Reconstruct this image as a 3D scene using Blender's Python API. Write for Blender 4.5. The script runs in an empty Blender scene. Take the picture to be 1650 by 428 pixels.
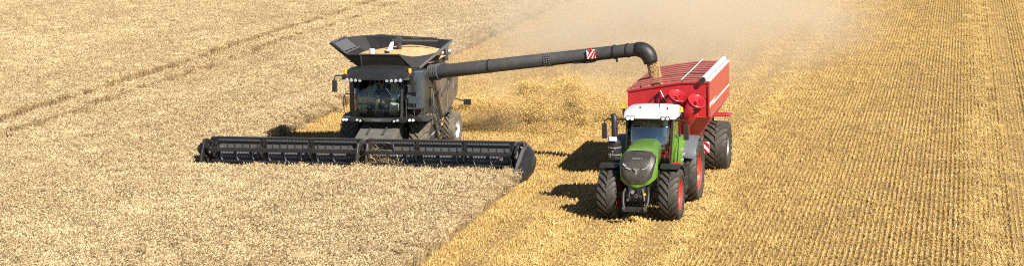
import bpy, bmesh, math, random
import numpy as np
from mathutils import Vector, Matrix
R = math.radians
random.seed(7); rng = np.random.default_rng(11)
scene = bpy.context.scene
col = scene.collection

# ------------------------------------------------------------------ camera
cam_data = bpy.data.cameras.new('camera')
cam = bpy.data.objects.new('camera', cam_data); col.objects.link(cam)
PITCH, YAW, ROLL = R(8.8788), R(12.8655), R(1.1)
fw = Vector((-math.sin(YAW)*math.cos(PITCH), math.cos(YAW)*math.cos(PITCH), -math.sin(PITCH)))
rt = Vector((math.cos(YAW), math.sin(YAW), 0)); up = rt.cross(fw)
cxv = rt*math.cos(ROLL) - up*math.sin(ROLL); cyv = rt*math.sin(ROLL) + up*math.cos(ROLL)
m3 = Matrix((cxv, cyv, -fw)).transposed()
cam.matrix_world = Matrix.Translation((0, 0, 13.4)) @ m3.to_4x4()
cam_data.sensor_width = 36; cam_data.lens = 36*3200/1650
cam_data.clip_start = 0.5; cam_data.clip_end = 6000
scene.camera = cam

# ------------------------------------------------------------------ sky, sun, exposure
SH = Vector((-0.95, 0.74))                        # where a 1 m post throws its shadow
ELEV = math.atan2(1, SH.length)
sun_dir = Vector((-SH.x, -SH.y, 1)).normalized()    # towards the sun
world = bpy.data.worlds.new('World'); scene.world = world; world.use_nodes = True
wn = world.node_tree; bg = wn.nodes['Background']
sky = wn.nodes.new('ShaderNodeTexSky'); sky.sky_type = 'NISHITA'; sky.sun_disc = False
sky.sun_elevation = ELEV; sky.sun_rotation = math.atan2(sun_dir.x, sun_dir.y)
sky.dust_density = 0.3; sky.altitude = 1500
wn.links.new(sky.outputs[0], bg.inputs[0]); bg.inputs[1].default_value = 0.05
sd = bpy.data.lights.new('sun', 'SUN'); sd.energy = 5.0; sd.angle = R(0.53); sd.color = (1, 0.945, 0.86)
sun = bpy.data.objects.new('sun', sd); col.objects.link(sun); sun.location = (40, 20, 60)
sun.rotation_euler = (-sun_dir).to_track_quat('-Z', 'Y').to_euler()
vs = scene.view_settings
scene.display_settings.display_device = 'sRGB'
vs.view_transform = 'Standard'; vs.look = 'None'; vs.exposure = 0.95; vs.gamma = 1; vs.use_curve_mapping = False
scene.render.engine = 'CYCLES'
scene.cycles.pixel_filter_type = 'BLACKMAN_HARRIS'; scene.cycles.filter_width = 1.05
scene.cycles.use_denoising = False
scene.cycles.volume_bounces = 2; scene.cycles.max_bounces = 8; scene.cycles.diffuse_bounces = 2; scene.cycles.transparent_max_bounces = 24

# ------------------------------------------------------------------ materials
def nmat(name):
    m = bpy.data.materials.new(name); m.use_nodes = True
    return m, m.node_tree, m.node_tree.nodes['Principled BSDF']
def N(nt, t, **kw):
    n = nt.nodes.new(t)
    for k, v in kw.items(): setattr(n, k, v)
    return n
def mixc(nt, fac, a, b):
    n = N(nt, 'ShaderNodeMix', data_type='RGBA')
    for s, v in ((n.inputs['Factor'], fac), (n.inputs[6], a), (n.inputs[7], b)):
        if hasattr(v, 'links') or isinstance(v, bpy.types.NodeSocket): nt.links.new(v, s)
        elif isinstance(v, (int, float)): s.default_value = v
        else: s.default_value = (*v, 1)
    return n.outputs[2]
def noise(nt, scale, detail=4, rough=0.6, vec=None):
    n = N(nt, 'ShaderNodeTexNoise'); n.inputs['Scale'].default_value = scale
    n.inputs['Detail'].default_value = detail; n.inputs['Roughness'].default_value = rough
    if vec is not None: nt.links.new(vec, n.inputs['Vector'])
    return n.outputs['Fac']
def ramp(nt, fac, lo, hi):
    n = N(nt, 'ShaderNodeMapRange'); nt.links.new(fac, n.inputs[0])
    n.inputs[1].default_value = lo; n.inputs[2].default_value = hi
    return n.outputs[0]
DUST = (0.34, 0.27, 0.18)
def paint(name, c, rough=0.4, metal=0.0, dust=0.25, coat=0.0, scale=2.5, spec=0.5):
    """a painted or moulded surface with blotchy settled field dust"""
    m, nt, b = nmat(name)
    tc = N(nt, 'ShaderNodeTexCoord').outputs['Object']
    n1 = ramp(nt, noise(nt, scale, 6, 0.7, tc), 0.35, 0.8)
    n2 = ramp(nt, noise(nt, scale*9, 3, 0.6, tc), 0.3, 0.75)
    mul = N(nt, 'ShaderNodeMath', operation='MULTIPLY'); nt.links.new(n1, mul.inputs[0]); nt.links.new(n2, mul.inputs[1])
    sc = N(nt, 'ShaderNodeMath', operation='MULTIPLY_ADD'); nt.links.new(mul.outputs[0], sc.inputs[0])
    sc.inputs[1].default_value = dust*1.6; sc.inputs[2].default_value = dust*0.15
    nt.links.new(mixc(nt, sc.outputs[0], c, DUST), b.inputs['Base Color'])
    r = N(nt, 'ShaderNodeMath', operation='MULTIPLY_ADD'); nt.links.new(sc.outputs[0], r.inputs[0])
    r.inputs[1].default_value = 0.5; r.inputs[2].default_value = rough; r.use_clamp = True
    nt.links.new(r.outputs[0], b.inputs['Roughness'])
    b.inputs['Metallic'].default_value = metal; b.inputs['Coat Weight'].default_value = coat
    b.inputs['Coat Roughness'].default_value = 0.12; b.inputs['Specular IOR Level'].default_value = spec
    return m
def emis(name, c, e):
    m, nt, b = nmat(name); b.inputs['Base Color'].default_value = (*c, 1)
    b.inputs['Emission Color'].default_value = (*c, 1); b.inputs['Emission Strength'].default_value = e
    return m
def glass(name, tint, refl=0.12):
    m, nt, b = nmat(name); nt.nodes.remove(b)
    out = nt.nodes['Material Output']
    t = N(nt, 'ShaderNodeBsdfTransparent'); t.inputs[0].default_value = (*tint, 1)
    g = N(nt, 'ShaderNodeBsdfGlossy'); g.inputs['Roughness'].default_value = 0.03
    lw = N(nt, 'ShaderNodeLayerWeight'); lw.inputs[0].default_value = 0.35
    mr = N(nt, 'ShaderNodeMapRange'); nt.links.new(lw.outputs['Fresnel'], mr.inputs[0])
    mr.inputs[3].default_value = refl; mr.inputs[4].default_value = 1
    mx = N(nt, 'ShaderNodeMixShader'); nt.links.new(mr.outputs[0], mx.inputs[0])
    nt.links.new(t.outputs[0], mx.inputs[1]); nt.links.new(g.outputs[0], mx.inputs[2])
    nt.links.new(mx.outputs[0], out.inputs['Surface'])
    return m
M = {
 'black': paint('black paint', (0.012, 0.0125, 0.014), 0.30, dust=0.07),
 'blackdusty': paint('dusty black paint', (0.018, 0.018, 0.019), 0.42, dust=0.22),
 'side': paint('dusty graphite side panel', (0.06, 0.046, 0.033), 0.38, dust=0.5, scale=1.2),
 'steel': paint('dark grey steel', (0.045, 0.047, 0.052), 0.42, 0.2, dust=0.18),
 'sheet': paint('grey sheet metal', (0.105, 0.108, 0.116), 0.42, 0.25, dust=0.2),
 'bright': paint('worn bright steel', (0.42, 0.42, 0.43), 0.35, 0.6, dust=0.3),
 'flat': paint('black plastic', (0.011, 0.011, 0.012), 0.5, dust=0.07),
 'blue': paint('blue grey panel', (0.03, 0.05, 0.066), 0.4, dust=0.2),
 'canvas': paint('black canvas', (0.010, 0.010, 0.011), 0.8, dust=0.06),
 'rubber': paint('tyre rubber', (0.020, 0.0195, 0.0195), 0.55, dust=0.27, scale=4),
 'rubberdry': paint('tyre rubber caked with dust', (0.04, 0.036, 0.03), 0.8, dust=0.8, scale=4),
 'green': paint('green bodywork', (0.088, 0.195, 0.012), 0.28, dust=0.09, coat=0.5),
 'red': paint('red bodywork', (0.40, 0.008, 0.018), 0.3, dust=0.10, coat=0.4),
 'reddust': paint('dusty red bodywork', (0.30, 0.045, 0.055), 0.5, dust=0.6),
 'redside': paint('dusty red side with sunlight tint', (0.46, 0.05, 0.045), 0.4, dust=0.28, coat=0.2),  # paler red: sunlight on the right flank mixed into the colour, plus dust
 'rimred': paint('red wheel rim', (0.62, 0.035, 0.018), 0.4, dust=0.12),
 'white': paint('white paint', (0.68, 0.68, 0.67), 0.35, dust=0.07, coat=0.3),
 'rimwhite': paint('white wheel rim', (0.6, 0.6, 0.59), 0.45, dust=0.25),
 'rimgrey': paint('grey wheel rim', (0.35, 0.35, 0.36), 0.45, 0.3, dust=0.3),
 'fender': paint('grey fender plastic', (0.085, 0.095, 0.11), 0.45, dust=0.15),
 'seat': paint('pale console plastic', (0.72, 0.72, 0.62), 0.6, dust=0.05),
 'cream': paint('cream trim', (0.62, 0.58, 0.42), 0.6, dust=0.05),
 'cabin': paint('dark cabin trim', (0.05, 0.055, 0.06), 0.6, dust=0.1),
 'feeder': paint('dusty feeder sheet', (0.085, 0.083, 0.08), 0.5, 0.1, dust=0.35),
 'trim': paint('grey cabin lining', (0.5, 0.54, 0.53), 0.7, dust=0.1),
 'dim': paint('smoked lamp lens', (0.4, 0.42, 0.45), 0.2, dust=0.1),
 'teal': paint('grey teal dashboard', (0.16, 0.26, 0.28), 0.5, dust=0.05),
 'plate': paint('number plate', (0.75, 0.76, 0.78), 0.4, dust=0.05),
 'skin': paint('skin', (0.46, 0.26, 0.18), 0.55, dust=0),
 'shirt': paint('dark shirt', (0.05, 0.06, 0.085), 0.85, dust=0),
 'trousers': paint('grey trousers', (0.09, 0.09, 0.10), 0.85, dust=0),
 'hair': paint('brown hair', (0.035, 0.022, 0.014), 0.7, dust=0),
 'lens': emis('lamp lens', (0.85, 0.88, 0.92), 0.0),
 'lit': emis('lit lamp lens', (1, 0.98, 0.94), 0.3),
 'amber': emis('amber beacon', (0.9, 0.33, 0.02), 0.25),
 'redlamp': emis('red lamp', (0.5, 0.01, 0.02), 0.0),
 'yellow': paint('yellow fitting', (0.75, 0.5, 0.03), 0.4, dust=0.05),
 'glass': glass('clear cab glass', (0.90, 0.95, 0.93), 0.03),
 'glassblue': glass('tinted cab glass', (0.62, 0.74, 0.77), 0.2),
 'plastic_tube': paint('translucent spout', (0.5, 0.46, 0.36), 0.5, dust=0.2),
}
for k in ('lens',):
    b = M[k].node_tree.nodes['Principled BSDF']; b.inputs['Roughness'].default_value = 0.1; b.inputs['Metallic'].default_value = 0.6

# ------------------------------------------------------------------ mesh helpers
class MB:
    def __init__(s): s.v = []; s.f = []
    def add(s, vs, fs):
        o = len(s.v); s.v += [tuple(p) for p in vs]; s.f += [tuple(i+o for i in f) for f in fs]; return s
    def hexa(s, p):                                   # 8 corners: bottom ring, top ring
        return s.add(p, [(3,2,1,0),(4,5,6,7),(0,1,5,4),(1,2,6,5),(2,3,7,6),(3,0,4,7)])
    def box(s, x0, x1, y0, y1, z0, z1):
        return s.hexa([(x0,y0,z0),(x1,y0,z0),(x1,y1,z0),(x0,y1,z0),(x0,y0,z1),(x1,y0,z1),(x1,y1,z1),(x0,y1,z1)])
    def bar(s, p0, p1, w, h, upv=(0,0,1)):            # rectangular bar between two points
        p0, p1 = Vector(p0), Vector(p1); d = (p1-p0).normalized(); u = Vector(upv)
        if abs(d.dot(u)) > 0.98: u = Vector((0,1,0))
        a = d.cross(u).normalized(); b = a.cross(d).normalized()
        q = [a*(-w/2)+b*(-h/2), a*(w/2)+b*(-h/2), a*(w/2)+b*(h/2), a*(-w/2)+b*(h/2)]
        return s.hexa([p0+k for k in q] + [p1+k for k in q])
    def prism(s, poly, axis, a, b):
        n = len(poly)
        def P(u, v, t): return (t,u,v) if axis == 'x' else (u,t,v) if axis == 'y' else (u,v,t)
        vs = [P(u,v,a) for u,v in poly] + [P(u,v,b) for u,v in poly]
        return s.add(vs, [tuple(range(n))[::-1], tuple(range(n,2*n))] + [(i,(i+1)%n,n+(i+1)%n,n+i) for i in range(n)])
    def loft(s, rings, caps=True, closed=True):
        n = len(rings[0]); vs = [p for r in rings for p in r]; fs = []
        for k in range(len(rings)-1):
            for i in range(n if closed else n-1):
                j = (i+1) % n; fs.append((k*n+i, k*n+j, (k+1)*n+j, (k+1)*n+i))
        if caps and closed: fs += [tuple(range(n))[::-1], tuple(range((len(rings)-1)*n, len(rings)*n))]
        return s.add(vs, fs)
    def tube(s, path, r, n=10, caps=True):            # round tube along a path; r number or list
        P = [Vector(p) for p in path]; rs = r if isinstance(r, (list, tuple)) else [r]*len(P)
        rings = []; a = None
        for i, p in enumerate(P):
            d = (P[min(i+1, len(P)-1)] - P[max(i-1, 0)]).normalized()
            if a is None:
                a = d.orthogonal().normalized()
            a = (a - d*a.dot(d)).normalized(); b = d.cross(a)
            rings.append([p + (a*math.cos(2*math.pi*k/n) + b*math.sin(2*math.pi*k/n))*rs[i] for k in range(n)])
        return s.loft(rings, caps)
    def rev(s, prof, c, axis, n=32, closed=False):    # profile of (radius, height along axis)
        c = Vector(c); ax = Vector(axis).normalized(); a = ax.orthogonal().normalized(); b = ax.cross(a)
        rings = [[c + ax*h + (a*math.cos(2*math.pi*k/n)+b*math.sin(2*math.pi*k/n))*r for k in range(n)] for r, h in prof]
        if closed: rings.append(rings[0])
        return s.loft(rings, not closed)
    def torus(s, c, axis, RR, r, n=28, m=8):
        return s.rev([(RR+r*math.cos(2*math.pi*k/m), r*math.sin(2*math.pi*k/m)) for k in range(m)], c, axis, n, True)
    def slab(s, pts, t):                              # polygon given a thickness along its normal
        P = [Vector(p) for p in pts]; nrm = Vector((0,0,0))
        for i in range(len(P)): nrm += (P[i]-P[0]).cross(P[(i+1) % len(P)]-P[0])
        nrm.normalize(); n = len(P)
        return s.add([p - nrm*t/2 for p in P] + [p + nrm*t/2 for p in P],
                     [tuple(range(n))[::-1], tuple(range(n,2*n))] + [(i,(i+1)%n,n+(i+1)%n,n+i) for i in range(n)])
    def build(s, name, mat, parent=None, smooth=None, bevel=0, kind=None, label=None):
        me = bpy.data.meshes.new(name); me.from_pydata(s.v, [], s.f)
        bm = bmesh.new(); bm.from_mesh(me); bmesh.ops.recalc_face_normals(bm, faces=bm.faces); bm.to_mesh(me); bm.free()
        if smooth:
            me.polygons.foreach_set('use_smooth', [True]*len(me.polygons)); me.set_sharp_from_angle(angle=R(smooth))
        me.materials.append(M[mat] if isinstance(mat, str) else mat)
        o = bpy.data.objects.new(name, me); col.objects.link(o); o.parent = parent
        if bevel:
            b = o.modifiers.new('bevel', 'BEVEL'); b.width = bevel; b.segments = 2; b.limit_method = 'ANGLE'; b.angle_limit = R(35)
        if kind: o['kind'] = kind
        if label: o['label'] = label
        return o
def thing(name, label, cat, loc, rz=0):
    o = bpy.data.objects.new(name, None); col.objects.link(o); o.empty_display_size = 0.3
    o.location = loc; o.rotation_euler.z = rz; o['label'] = label; o['category'] = cat
    return o
def tag(o, label, cat=None, kind=None):
    o['label'] = label
    if cat: o['category'] = cat
    if kind: o['kind'] = kind
    return o
def copy_part(o, parent, dx=(0,0,0), mirror=False):
    c = o.copy(); col.objects.link(c); c.parent = parent; c.location = Vector(o.location) + Vector(dx)
    for ch in o.children: 
        k = ch.copy(); col.objects.link(k); k.parent = c
    return c
def lettering(text, size, mat, parent, mw, name='lettering'):
    cu = bpy.data.curves.new(name, 'FONT'); cu.body = text; cu.size = size; cu.extrude = 0.004; cu.align_x = 'CENTER'; cu.align_y = 'CENTER'
    t = bpy.data.objects.new(name, cu); col.objects.link(t)
    dg = bpy.context.evaluated_depsgraph_get(); me = bpy.data.meshes.new_from_object(t.evaluated_get(dg))
    bpy.data.objects.remove(t); me.materials.clear(); me.materials.append(M[mat])
    o = bpy.data.objects.new(name, me); col.objects.link(o); o.parent = parent; o.matrix_local = mw
    return o

# ------------------------------------------------------------------ wheels
def tyre_mesh(RR, W, rim, nl, lug_h):
    """agricultural tyre about the x axis with V lugs; a=0 is the front (-y)"""
    mb = MB(); h = W/2
    prof = [(rim, -h*0.72), (rim+0.03, -h*0.86), ((RR+rim)/2, -h*1.0), (RR-lug_h-0.06, -h*0.93), (RR-lug_h-0.015, -h*0.72), (RR-lug_h, -h*0.3),
            (RR-lug_h, h*0.3), (RR-lug_h-0.015, h*0.72), (RR-lug_h-0.06, h*0.93), ((RR+rim)/2, h*1.0), (rim+0.03, h*0.86), (rim, h*0.72)]
    mb.rev(prof, (0,0,0), (1,0,0), 48, True)
    da = math.radians(360/nl)
    tw = 0.2*da*1.35
    def P(x, a, r): return (x, -r*math.cos(a), r*math.sin(a))
    for k in range(nl):
        for sgn in (-1, 1):
            a0 = k*da + (da/2 if sgn > 0 else 0)
            st = [(0.03, 0.0, 0), (0.35, 0.55, 0), (0.7, 1.15, 0.01), (0.95, 1.5, 0.035), (1.02, 1.62, 0.14)]
            rings = []
            for fx, fa, drop in st:
                x = sgn*h*fx; a = a0 + fa*da*0.85; r1 = RR-drop; r0 = r1-lug_h-0.03
                rings.append([P(x, a-tw*1.25, r0), P(x, a+tw*1.25, r0), P(x, a+tw, r1), P(x, a-tw, r1)])
            mb.loft(rings)
    return mb
def make_wheel(parent, c, RR, W, rimr, nl, lug, tmat, rmat, side, hubmat=None):
    """side: +1 outer face towards +x. the wheel itself is the disc, tyre and rim are its pieces"""
    w = MB(); h = W/2; s = side
    w.rev([(rimr*0.98, s*(h*0.30)), (rimr*0.55, s*(h*0.18)), (rimr*0.5, s*h*0.45), (rimr*0.3, s*h*0.5), (0.001, s*h*0.5)], (0,0,0), (1,0,0), 32)
    wo = w.build('wheel', rmat, parent, 40); wo.location = c
    tyre_mesh(RR, W, rimr, nl, lug).build('tyre', tmat, wo, 30)
    r = MB()
    r.rev([(rimr*1.0, -h*0.76), (rimr*1.05, -h*0.82), (rimr*1.05, -h*0.78), (rimr*0.93, -h*0.5), (rimr*0.93, h*0.5), (rimr*1.05, h*0.78), (rimr*1.05, h*0.82), (rimr*1.0, h*0.76), (rimr*0.98, h*0.5), (rimr*0.98, -h*0.5)], (0,0,0), (1,0,0), 36, True)
    r.build('rim', rmat, wo, 40)
    b = MB()
    for k in range(10):
        a = k*math.pi/5; b.cyl = None
        b.tube([(s*h*0.3, rimr*0.4*math.cos(a), rimr*0.4*math.sin(a)), (s*h*0.56, rimr*0.4*math.cos(a), rimr*0.4*math.sin(a))], 0.018, 6)
    b.tube([(s*h*0.45,0,0), (s*h*0.78,0,0)], [rimr*0.26, rimr*0.2], 20)
    b.build('hub', hubmat or 'steel', wo, 40)
    return wo

# ------------------------------------------------------------------ ground
def straw_mat(name, dark, light, patch_dark, patch_light, rough=0.75, sat_var=0.25, trans=0.0):
    """straw coloured blades: 'shade' attribute varies piece by piece, a slow noise over the field varies patches"""
    m, nt, b = nmat(name)
    at = N(nt, 'ShaderNodeAttribute', attribute_name='shade')
    oi = N(nt, 'ShaderNodeObjectInfo')
    geo = N(nt, 'ShaderNodeNewGeometry')
    sx = N(nt, 'ShaderNodeMapping'); sx.inputs['Scale'].default_value = (0.16, 0.055, 0.1); nt.links.new(geo.outputs['Position'], sx.inputs[0])
    slow = ramp(nt, noise(nt, 1.0, 5, 0.65, sx.outputs[0]), 0.3, 0.72)
    c = mixc(nt, at.outputs['Fac'], dark, light)
    pm = mixc(nt, slow, patch_dark, patch_light)
    mul = N(nt, 'ShaderNodeMix', data_type='RGBA', blend_type='MULTIPLY'); mul.inputs[0].default_value = 1
    nt.links.new(c, mul.inputs[6]); nt.links.new(pm, mul.inputs[7])
    rv = N(nt, 'ShaderNodeMapRange'); nt.links.new(oi.outputs['Random'], rv.inputs[0]); rv.inputs[3].default_value = 1-sat_var/2; rv.inputs[4].default_value = 1+sat_var/2
    hs = N(nt, 'ShaderNodeHueSaturation'); nt.links.new(mul.outputs[2], hs.inputs['Color']); nt.links.new(rv.outputs[0], hs.inputs['Value'])
    nt.links.new(hs.outputs[0], b.inputs['Base Color'])
    b.inputs['Roughness'].default_value = rough; b.inputs['Specular IOR Level'].default_value = 0.25
    return m
M['wheat'] = straw_mat('ripe wheat', (0.28, 0.185, 0.075), (0.76, 0.60, 0.36), (0.80, 0.755, 0.71), (1.0, 0.99, 0.97))
M['stubble'] = straw_mat('cut straw', (0.33, 0.20, 0.055), (0.76, 0.55, 0.225), (0.82, 0.78, 0.76), (1.0, 0.97, 0.88))
M['litter'] = straw_mat('pale chopped straw', (0.40, 0.255, 0.075), (0.74, 0.53, 0.215), (0.9, 0.88, 0.86), (1, 1, 0.97))
M['chaff'] = straw_mat('flying straw', (0.30, 0.17, 0.04), (0.82, 0.58, 0.22), (1, 1, 1), (1, 1, 1))
M['grain'] = straw_mat('wheat grain', (0.36, 0.22, 0.09), (0.60, 0.41, 0.21), (0.95, 0.95, 0.95), (1, 1, 1))
mg, nt, b = nmat('straw strewn soil')
geo = N(nt, 'ShaderNodeNewGeometry')
n1 = ramp(nt, noise(nt, 14, 6, 0.75, geo.outputs['Position']), 0.38, 0.66)
n2 = ramp(nt, noise(nt, 0.25, 4, 0.6, geo.outputs['Position']), 0.3, 0.7)
c = mixc(nt, n1, (0.17, 0.10, 0.034), (0.52, 0.335, 0.115))
nt.links.new(mixc(nt, n2, c, (0.40, 0.26, 0.09)), b.inputs['Base Color'])
b.inputs['Roughness'].default_value = 0.95
bp = N(nt, 'ShaderNodeBump'); bp.inputs['Strength'].default_value = 0.8; bp.inputs['Distance'].default_value = 0.05
nt.links.new(n1, bp.inputs['Height']); nt.links.new(bp.outputs[0], b.inputs['Normal'])
M['soil'] = mg
g = MB().add([(-3000,-3000,0),(3000,-3000,0),(3000,3000,0),(-3000,3000,0)], [(0,1,2,3)]).build('ground', 'soil')
tag(g, 'straw strewn field soil under the crop and stubble', kind='structure')

# ------------------------------------------------------------------ crop and stubble, scattered in small tufts
def mesh_from(name, V, F, shade, mat):
    me = bpy.data.meshes.new(name)
    me.from_pydata(V, [], F)
    a = me.attributes.new('shade', 'FLOAT', 'FACE'); a.data.foreach_set('value', shade)
    me.materials.append(M[mat]); return me
class Blades:
    def __init__(s): s.V = []; s.F = []; s.S = []
    def tri(s, a, b, c, sh):
        o = len(s.V); s.V += [tuple(a), tuple(b), tuple(c)]; s.F.append((o, o+1, o+2)); s.S.append(sh)
    def ribbon(s, p0, p1, w0, w1, sh, ang=None):
        ang = random.uniform(0, math.pi) if ang is None else ang
        d = Vector((math.cos(ang), math.sin(ang), 0)); p0 = Vector(p0); p1 = Vector(p1); o = len(s.V)
        s.V += [tuple(p0-d*w0), tuple(p0+d*w0), tuple(p1+d*w1), tuple(p1-d*w1)]; s.F.append((o, o+1, o+2, o+3)); s.S.append(sh)
    def spindle(s, p0, p1, r, sh, n=3, belly=0.4):
        p0 = Vector(p0); p1 = Vector(p1); d = (p1-p0).normalized(); a = d.orthogonal().normalized(); b = d.cross(a)
        ph = random.random()*6; mid = p0.lerp(p1, belly); o = len(s.V)
        s.V += [tuple(p0), tuple(p1)] + [tuple(mid + (a*math.cos(ph+6.2832*k/n)+b*math.sin(ph+6.2832*k/n))*r) for k in range(n)]
        for k in range(n):
            i, j = o+2+k, o+2+(k+1) % n
            s.F += [(o, j, i), (o+1, i, j)]; s.S += [sh, sh]
def tuft_collection(name, meshes):
    c = bpy.data.collections.new(name)
    for i, me in enumerate(meshes):
        o = bpy.data.objects.new('%s_%02d' % (name, i), me); c.objects.link(o)
    return c
def scatter(name, pts, idx, rot, scl, collection, mat):
    me = bpy.data.meshes.new(name); n = len(pts)
    me.vertices.add(n); me.vertices.foreach_set('co', np.asarray(pts, np.float32).ravel())
    a = me.attributes.new('idx', 'INT', 'POINT'); a.data.foreach_set('value', np.asarray(idx, np.int32))
    a = me.attributes.new('rot', 'FLOAT_VECTOR', 'POINT'); a.data.foreach_set('vector', np.asarray(rot, np.float32).ravel())
    a = me.attributes.new('scl', 'FLOAT_VECTOR', 'POINT'); a.data.foreach_set('vector', np.asarray(scl, np.float32).ravel())
    me.materials.append(M[mat]); me.update()
    o = bpy.data.objects.new(name, me); col.objects.link(o)
    ng = bpy.data.node_groups.new(name+'_scatter', 'GeometryNodeTree')
    ng.interface.new_socket('Geometry', in_out='INPUT', socket_type='NodeSocketGeometry')
    ng.interface.new_socket('Geometry', in_out='OUTPUT', socket_type='NodeSocketGeometry')
    gi = ng.nodes.new('NodeGroupInput'); go = ng.nodes.new('NodeGroupOutput')
    ci = ng.nodes.new('GeometryNodeCollectionInfo'); ci.inputs[0].default_value = collection
    ci.inputs['Separate Children'].default_value = True; ci.inputs['Reset Children'].default_value = True
    ip = ng.nodes.new('GeometryNodeInstanceOnPoints'); ip.inputs['Pick Instance'].default_value = True
    def na(nm, dt):
        q = ng.nodes.new('GeometryNodeInputNamedAttribute'); q.data_type = dt; q.inputs[0].default_value = nm
        return [s for s in q.outputs if s.enabled and s.name == 'Attribute'][0]
    L = ng.links.new
    L(gi.outputs[0], ip.inputs['Points']); L(ci.outputs[0], ip.inputs['Instance'])
    L(na('idx', 'INT'), ip.inputs['Instance Index'])
    L(na('rot', 'FLOAT_VECTOR'), ip.inputs['Rotation']); L(na('scl', 'FLOAT_VECTOR'), ip.inputs['Scale'])
    L(ip.outputs[0], go.inputs[0])
    md = o.modifiers.new('scatter', 'NODES'); md.node_group = ng
    o['kind'] = 'stuff'
    return o

WH = 0.56                                             # crop height
def wheat_patch(size, n):
    B = Blades()
    cl = [(random.uniform(-size/2, size/2), random.uniform(-size/2, size/2), random.gauss(0.93, 0.06)) for _ in range(62)]
    for _ in range(n):
        c = random.choice(cl); x, y = random.gauss(c[0], 0.03), random.gauss(c[1], 0.03)
        h = WH*random.gauss(c[2], 0.05); lean = random.uniform(0, 0.13); a = random.gauss(-0.7, 1.1)
        dx, dy = math.cos(a), math.sin(a)
        top = Vector((x+dx*lean, y+dy*lean, h))
        B.ribbon((x, y, 0.0), top, 0.0045, 0.0035, random.uniform(0.15, 0.6))
        droop = random.uniform(-0.9, 0.75); L = random.uniform(0.085, 0.125)
        d = Vector((dx*math.cos(droop*0.9), dy*math.cos(droop*0.9), 0.55-droop)).normalized()
        mid = top + Vector((dx*0.03, dy*0.03, 0.012))
        B.spindle(mid - d*0.01, mid + d*L, random.uniform(0.0105, 0.0155), min(1, max(0.1, random.gauss(0.72, 0.22))))
        if random.random() < 0.45:
            hh = h*random.uniform(0.45, 0.9); aa = random.uniform(0, 6.28); q = Vector((x+dx*lean*hh/h, y+dy*lean*hh/h, hh))
            B.ribbon(q, q + Vector((math.cos(aa)*0.11, math.sin(aa)*0.11, random.uniform(-0.12, 0.05))), 0.008, 0.002, random.uniform(0.1, 0.6), aa+1.57)
    return mesh_from('wheat_tuft', B.V, B.F, B.S, 'wheat')
PS = 0.6
wheat_col = tuft_collection('wheat_tuft', [wheat_patch(PS*1.15, 175) for _ in range(8)])
def in_view(X, Y, mx=7.0):                            # the ground the photograph takes in, with a margin for a step aside
    cr, sr = math.cos(YAW), math.sin(YAW)
    r_ = X*cr + Y*sr; f_ = -X*sr + Y*cr
    return (np.abs(r_) < f_*(825/3170.) + mx) & (f_ > 50) & (Y < 172)
gx = np.arange(-110, -12, PS); gy = np.arange(44, 172, PS)
X, Y = [q.ravel() for q in np.meshgrid(gx, gy)]
X = X + rng.uniform(-0.12, 0.12, X.size); Y = Y + rng.uniform(-0.12, 0.12, X.size)
HXL, HXR, CUTY = -28.9, -16.45, 71.75                # cut strip behind the header
standing = np.where(Y < CUTY-0.25, X < HXR-0.27, X < HXL-0.27)
tram = (np.abs(X+42.6) < 0.57) | (np.abs(X+40.35) < 0.57)
tram &= rng.random(X.size) < 0.97
keep = standing & ~tram & in_view(X, Y)
X, Y = X[keep], Y[keep]; n = X.size
und = 1 + 0.05*np.sin(X*0.31+Y*0.12) + 0.05*np.sin(X*0.11-Y*0.23+1) + rng.normal(0, 0.025, n)
tilt = 0.10*np.sin(X*0.21+Y*0.33) + 0.08*np.sin(Y*0.51-X*0.4)
pts = np.stack([X, Y, np.zeros(n)], 1)
rot = np.stack([tilt*0.8, tilt, rng.choice([0, 0.35, -0.35, 0.8, -0.8, 3.14], n, p=[.24, .2, .2, .14, .14, .08])], 1)
scl = np.stack([np.ones(n), np.ones(n), und], 1)
ey = rng.uniform(44, CUTY, 260); ex = HXR - 0.12 + rng.normal(0, 0.16, ey.size)
ey2 = rng.uniform(CUTY+2, 172, 260); ex2 = HXL - 0.12 + rng.normal(0, 0.16, ey2.size)
ex, ey = np.concatenate([ex, ex2]), np.concatenate([ey, ey2]); ne = ex.size
pts = np.concatenate([pts, np.stack([ex, ey, np.zeros(ne)], 1)]); rot = np.concatenate([rot, np.stack([rng.normal(0, 0.12, ne), rng.uniform(0.0, 0.35, ne), rng.uniform(-0.8, 0.8, ne)], 1)])
scl = np.concatenate([scl, np.stack([np.full(ne, 0.75), np.full(ne, 0.75), rng.uniform(0.65, 0.98, ne)], 1)]); n = len(pts)
w = scatter('wheat_crop', pts, rng.integers(0, 8, n), rot, scl, wheat_col, 'wheat')
tag(w, 'standing ripe pale wheat filling the left of the field', kind='stuff')

ROW = 0.165
def stubble_patch(hmul=1.0, gap=0.1):
    B = Blades(); S = 6*ROW
    for r in range(6):
        x0 = -S/2 + (r+0.5)*ROW
        y = -S/2
        while y < S/2:
            y += random.uniform(0.024, 0.045)
            if random.random() < gap: y += random.uniform(0.04, 0.14)
            tx, ty, th = x0+random.gauss(0, 0.008), y, hmul*random.gauss(0.10, 0.011); tone = random.gauss(0.6, 0.16)
            for _ in range(random.randint(3, 5)):
                x = tx + random.gauss(0, 0.012); yy = ty + random.gauss(0, 0.018)
                h = th*random.gauss(1, 0.12); l = random.gauss(0, 0.016), random.gauss(0, 0.03)
                B.ribbon((x, yy, 0), (x+l[0], yy+l[1], h), 0.0065, 0.0075, min(1, max(0, random.gauss(tone, 0.15))))
    for _ in range(30):
        x, y = random.uniform(-S/2, S/2), random.uniform(-S/2, S/2); straw_piece(B, x, y, 0.012)
    return mesh_from('stubble_tuft', B.V, B.F, B.S, 'stubble')
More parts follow.
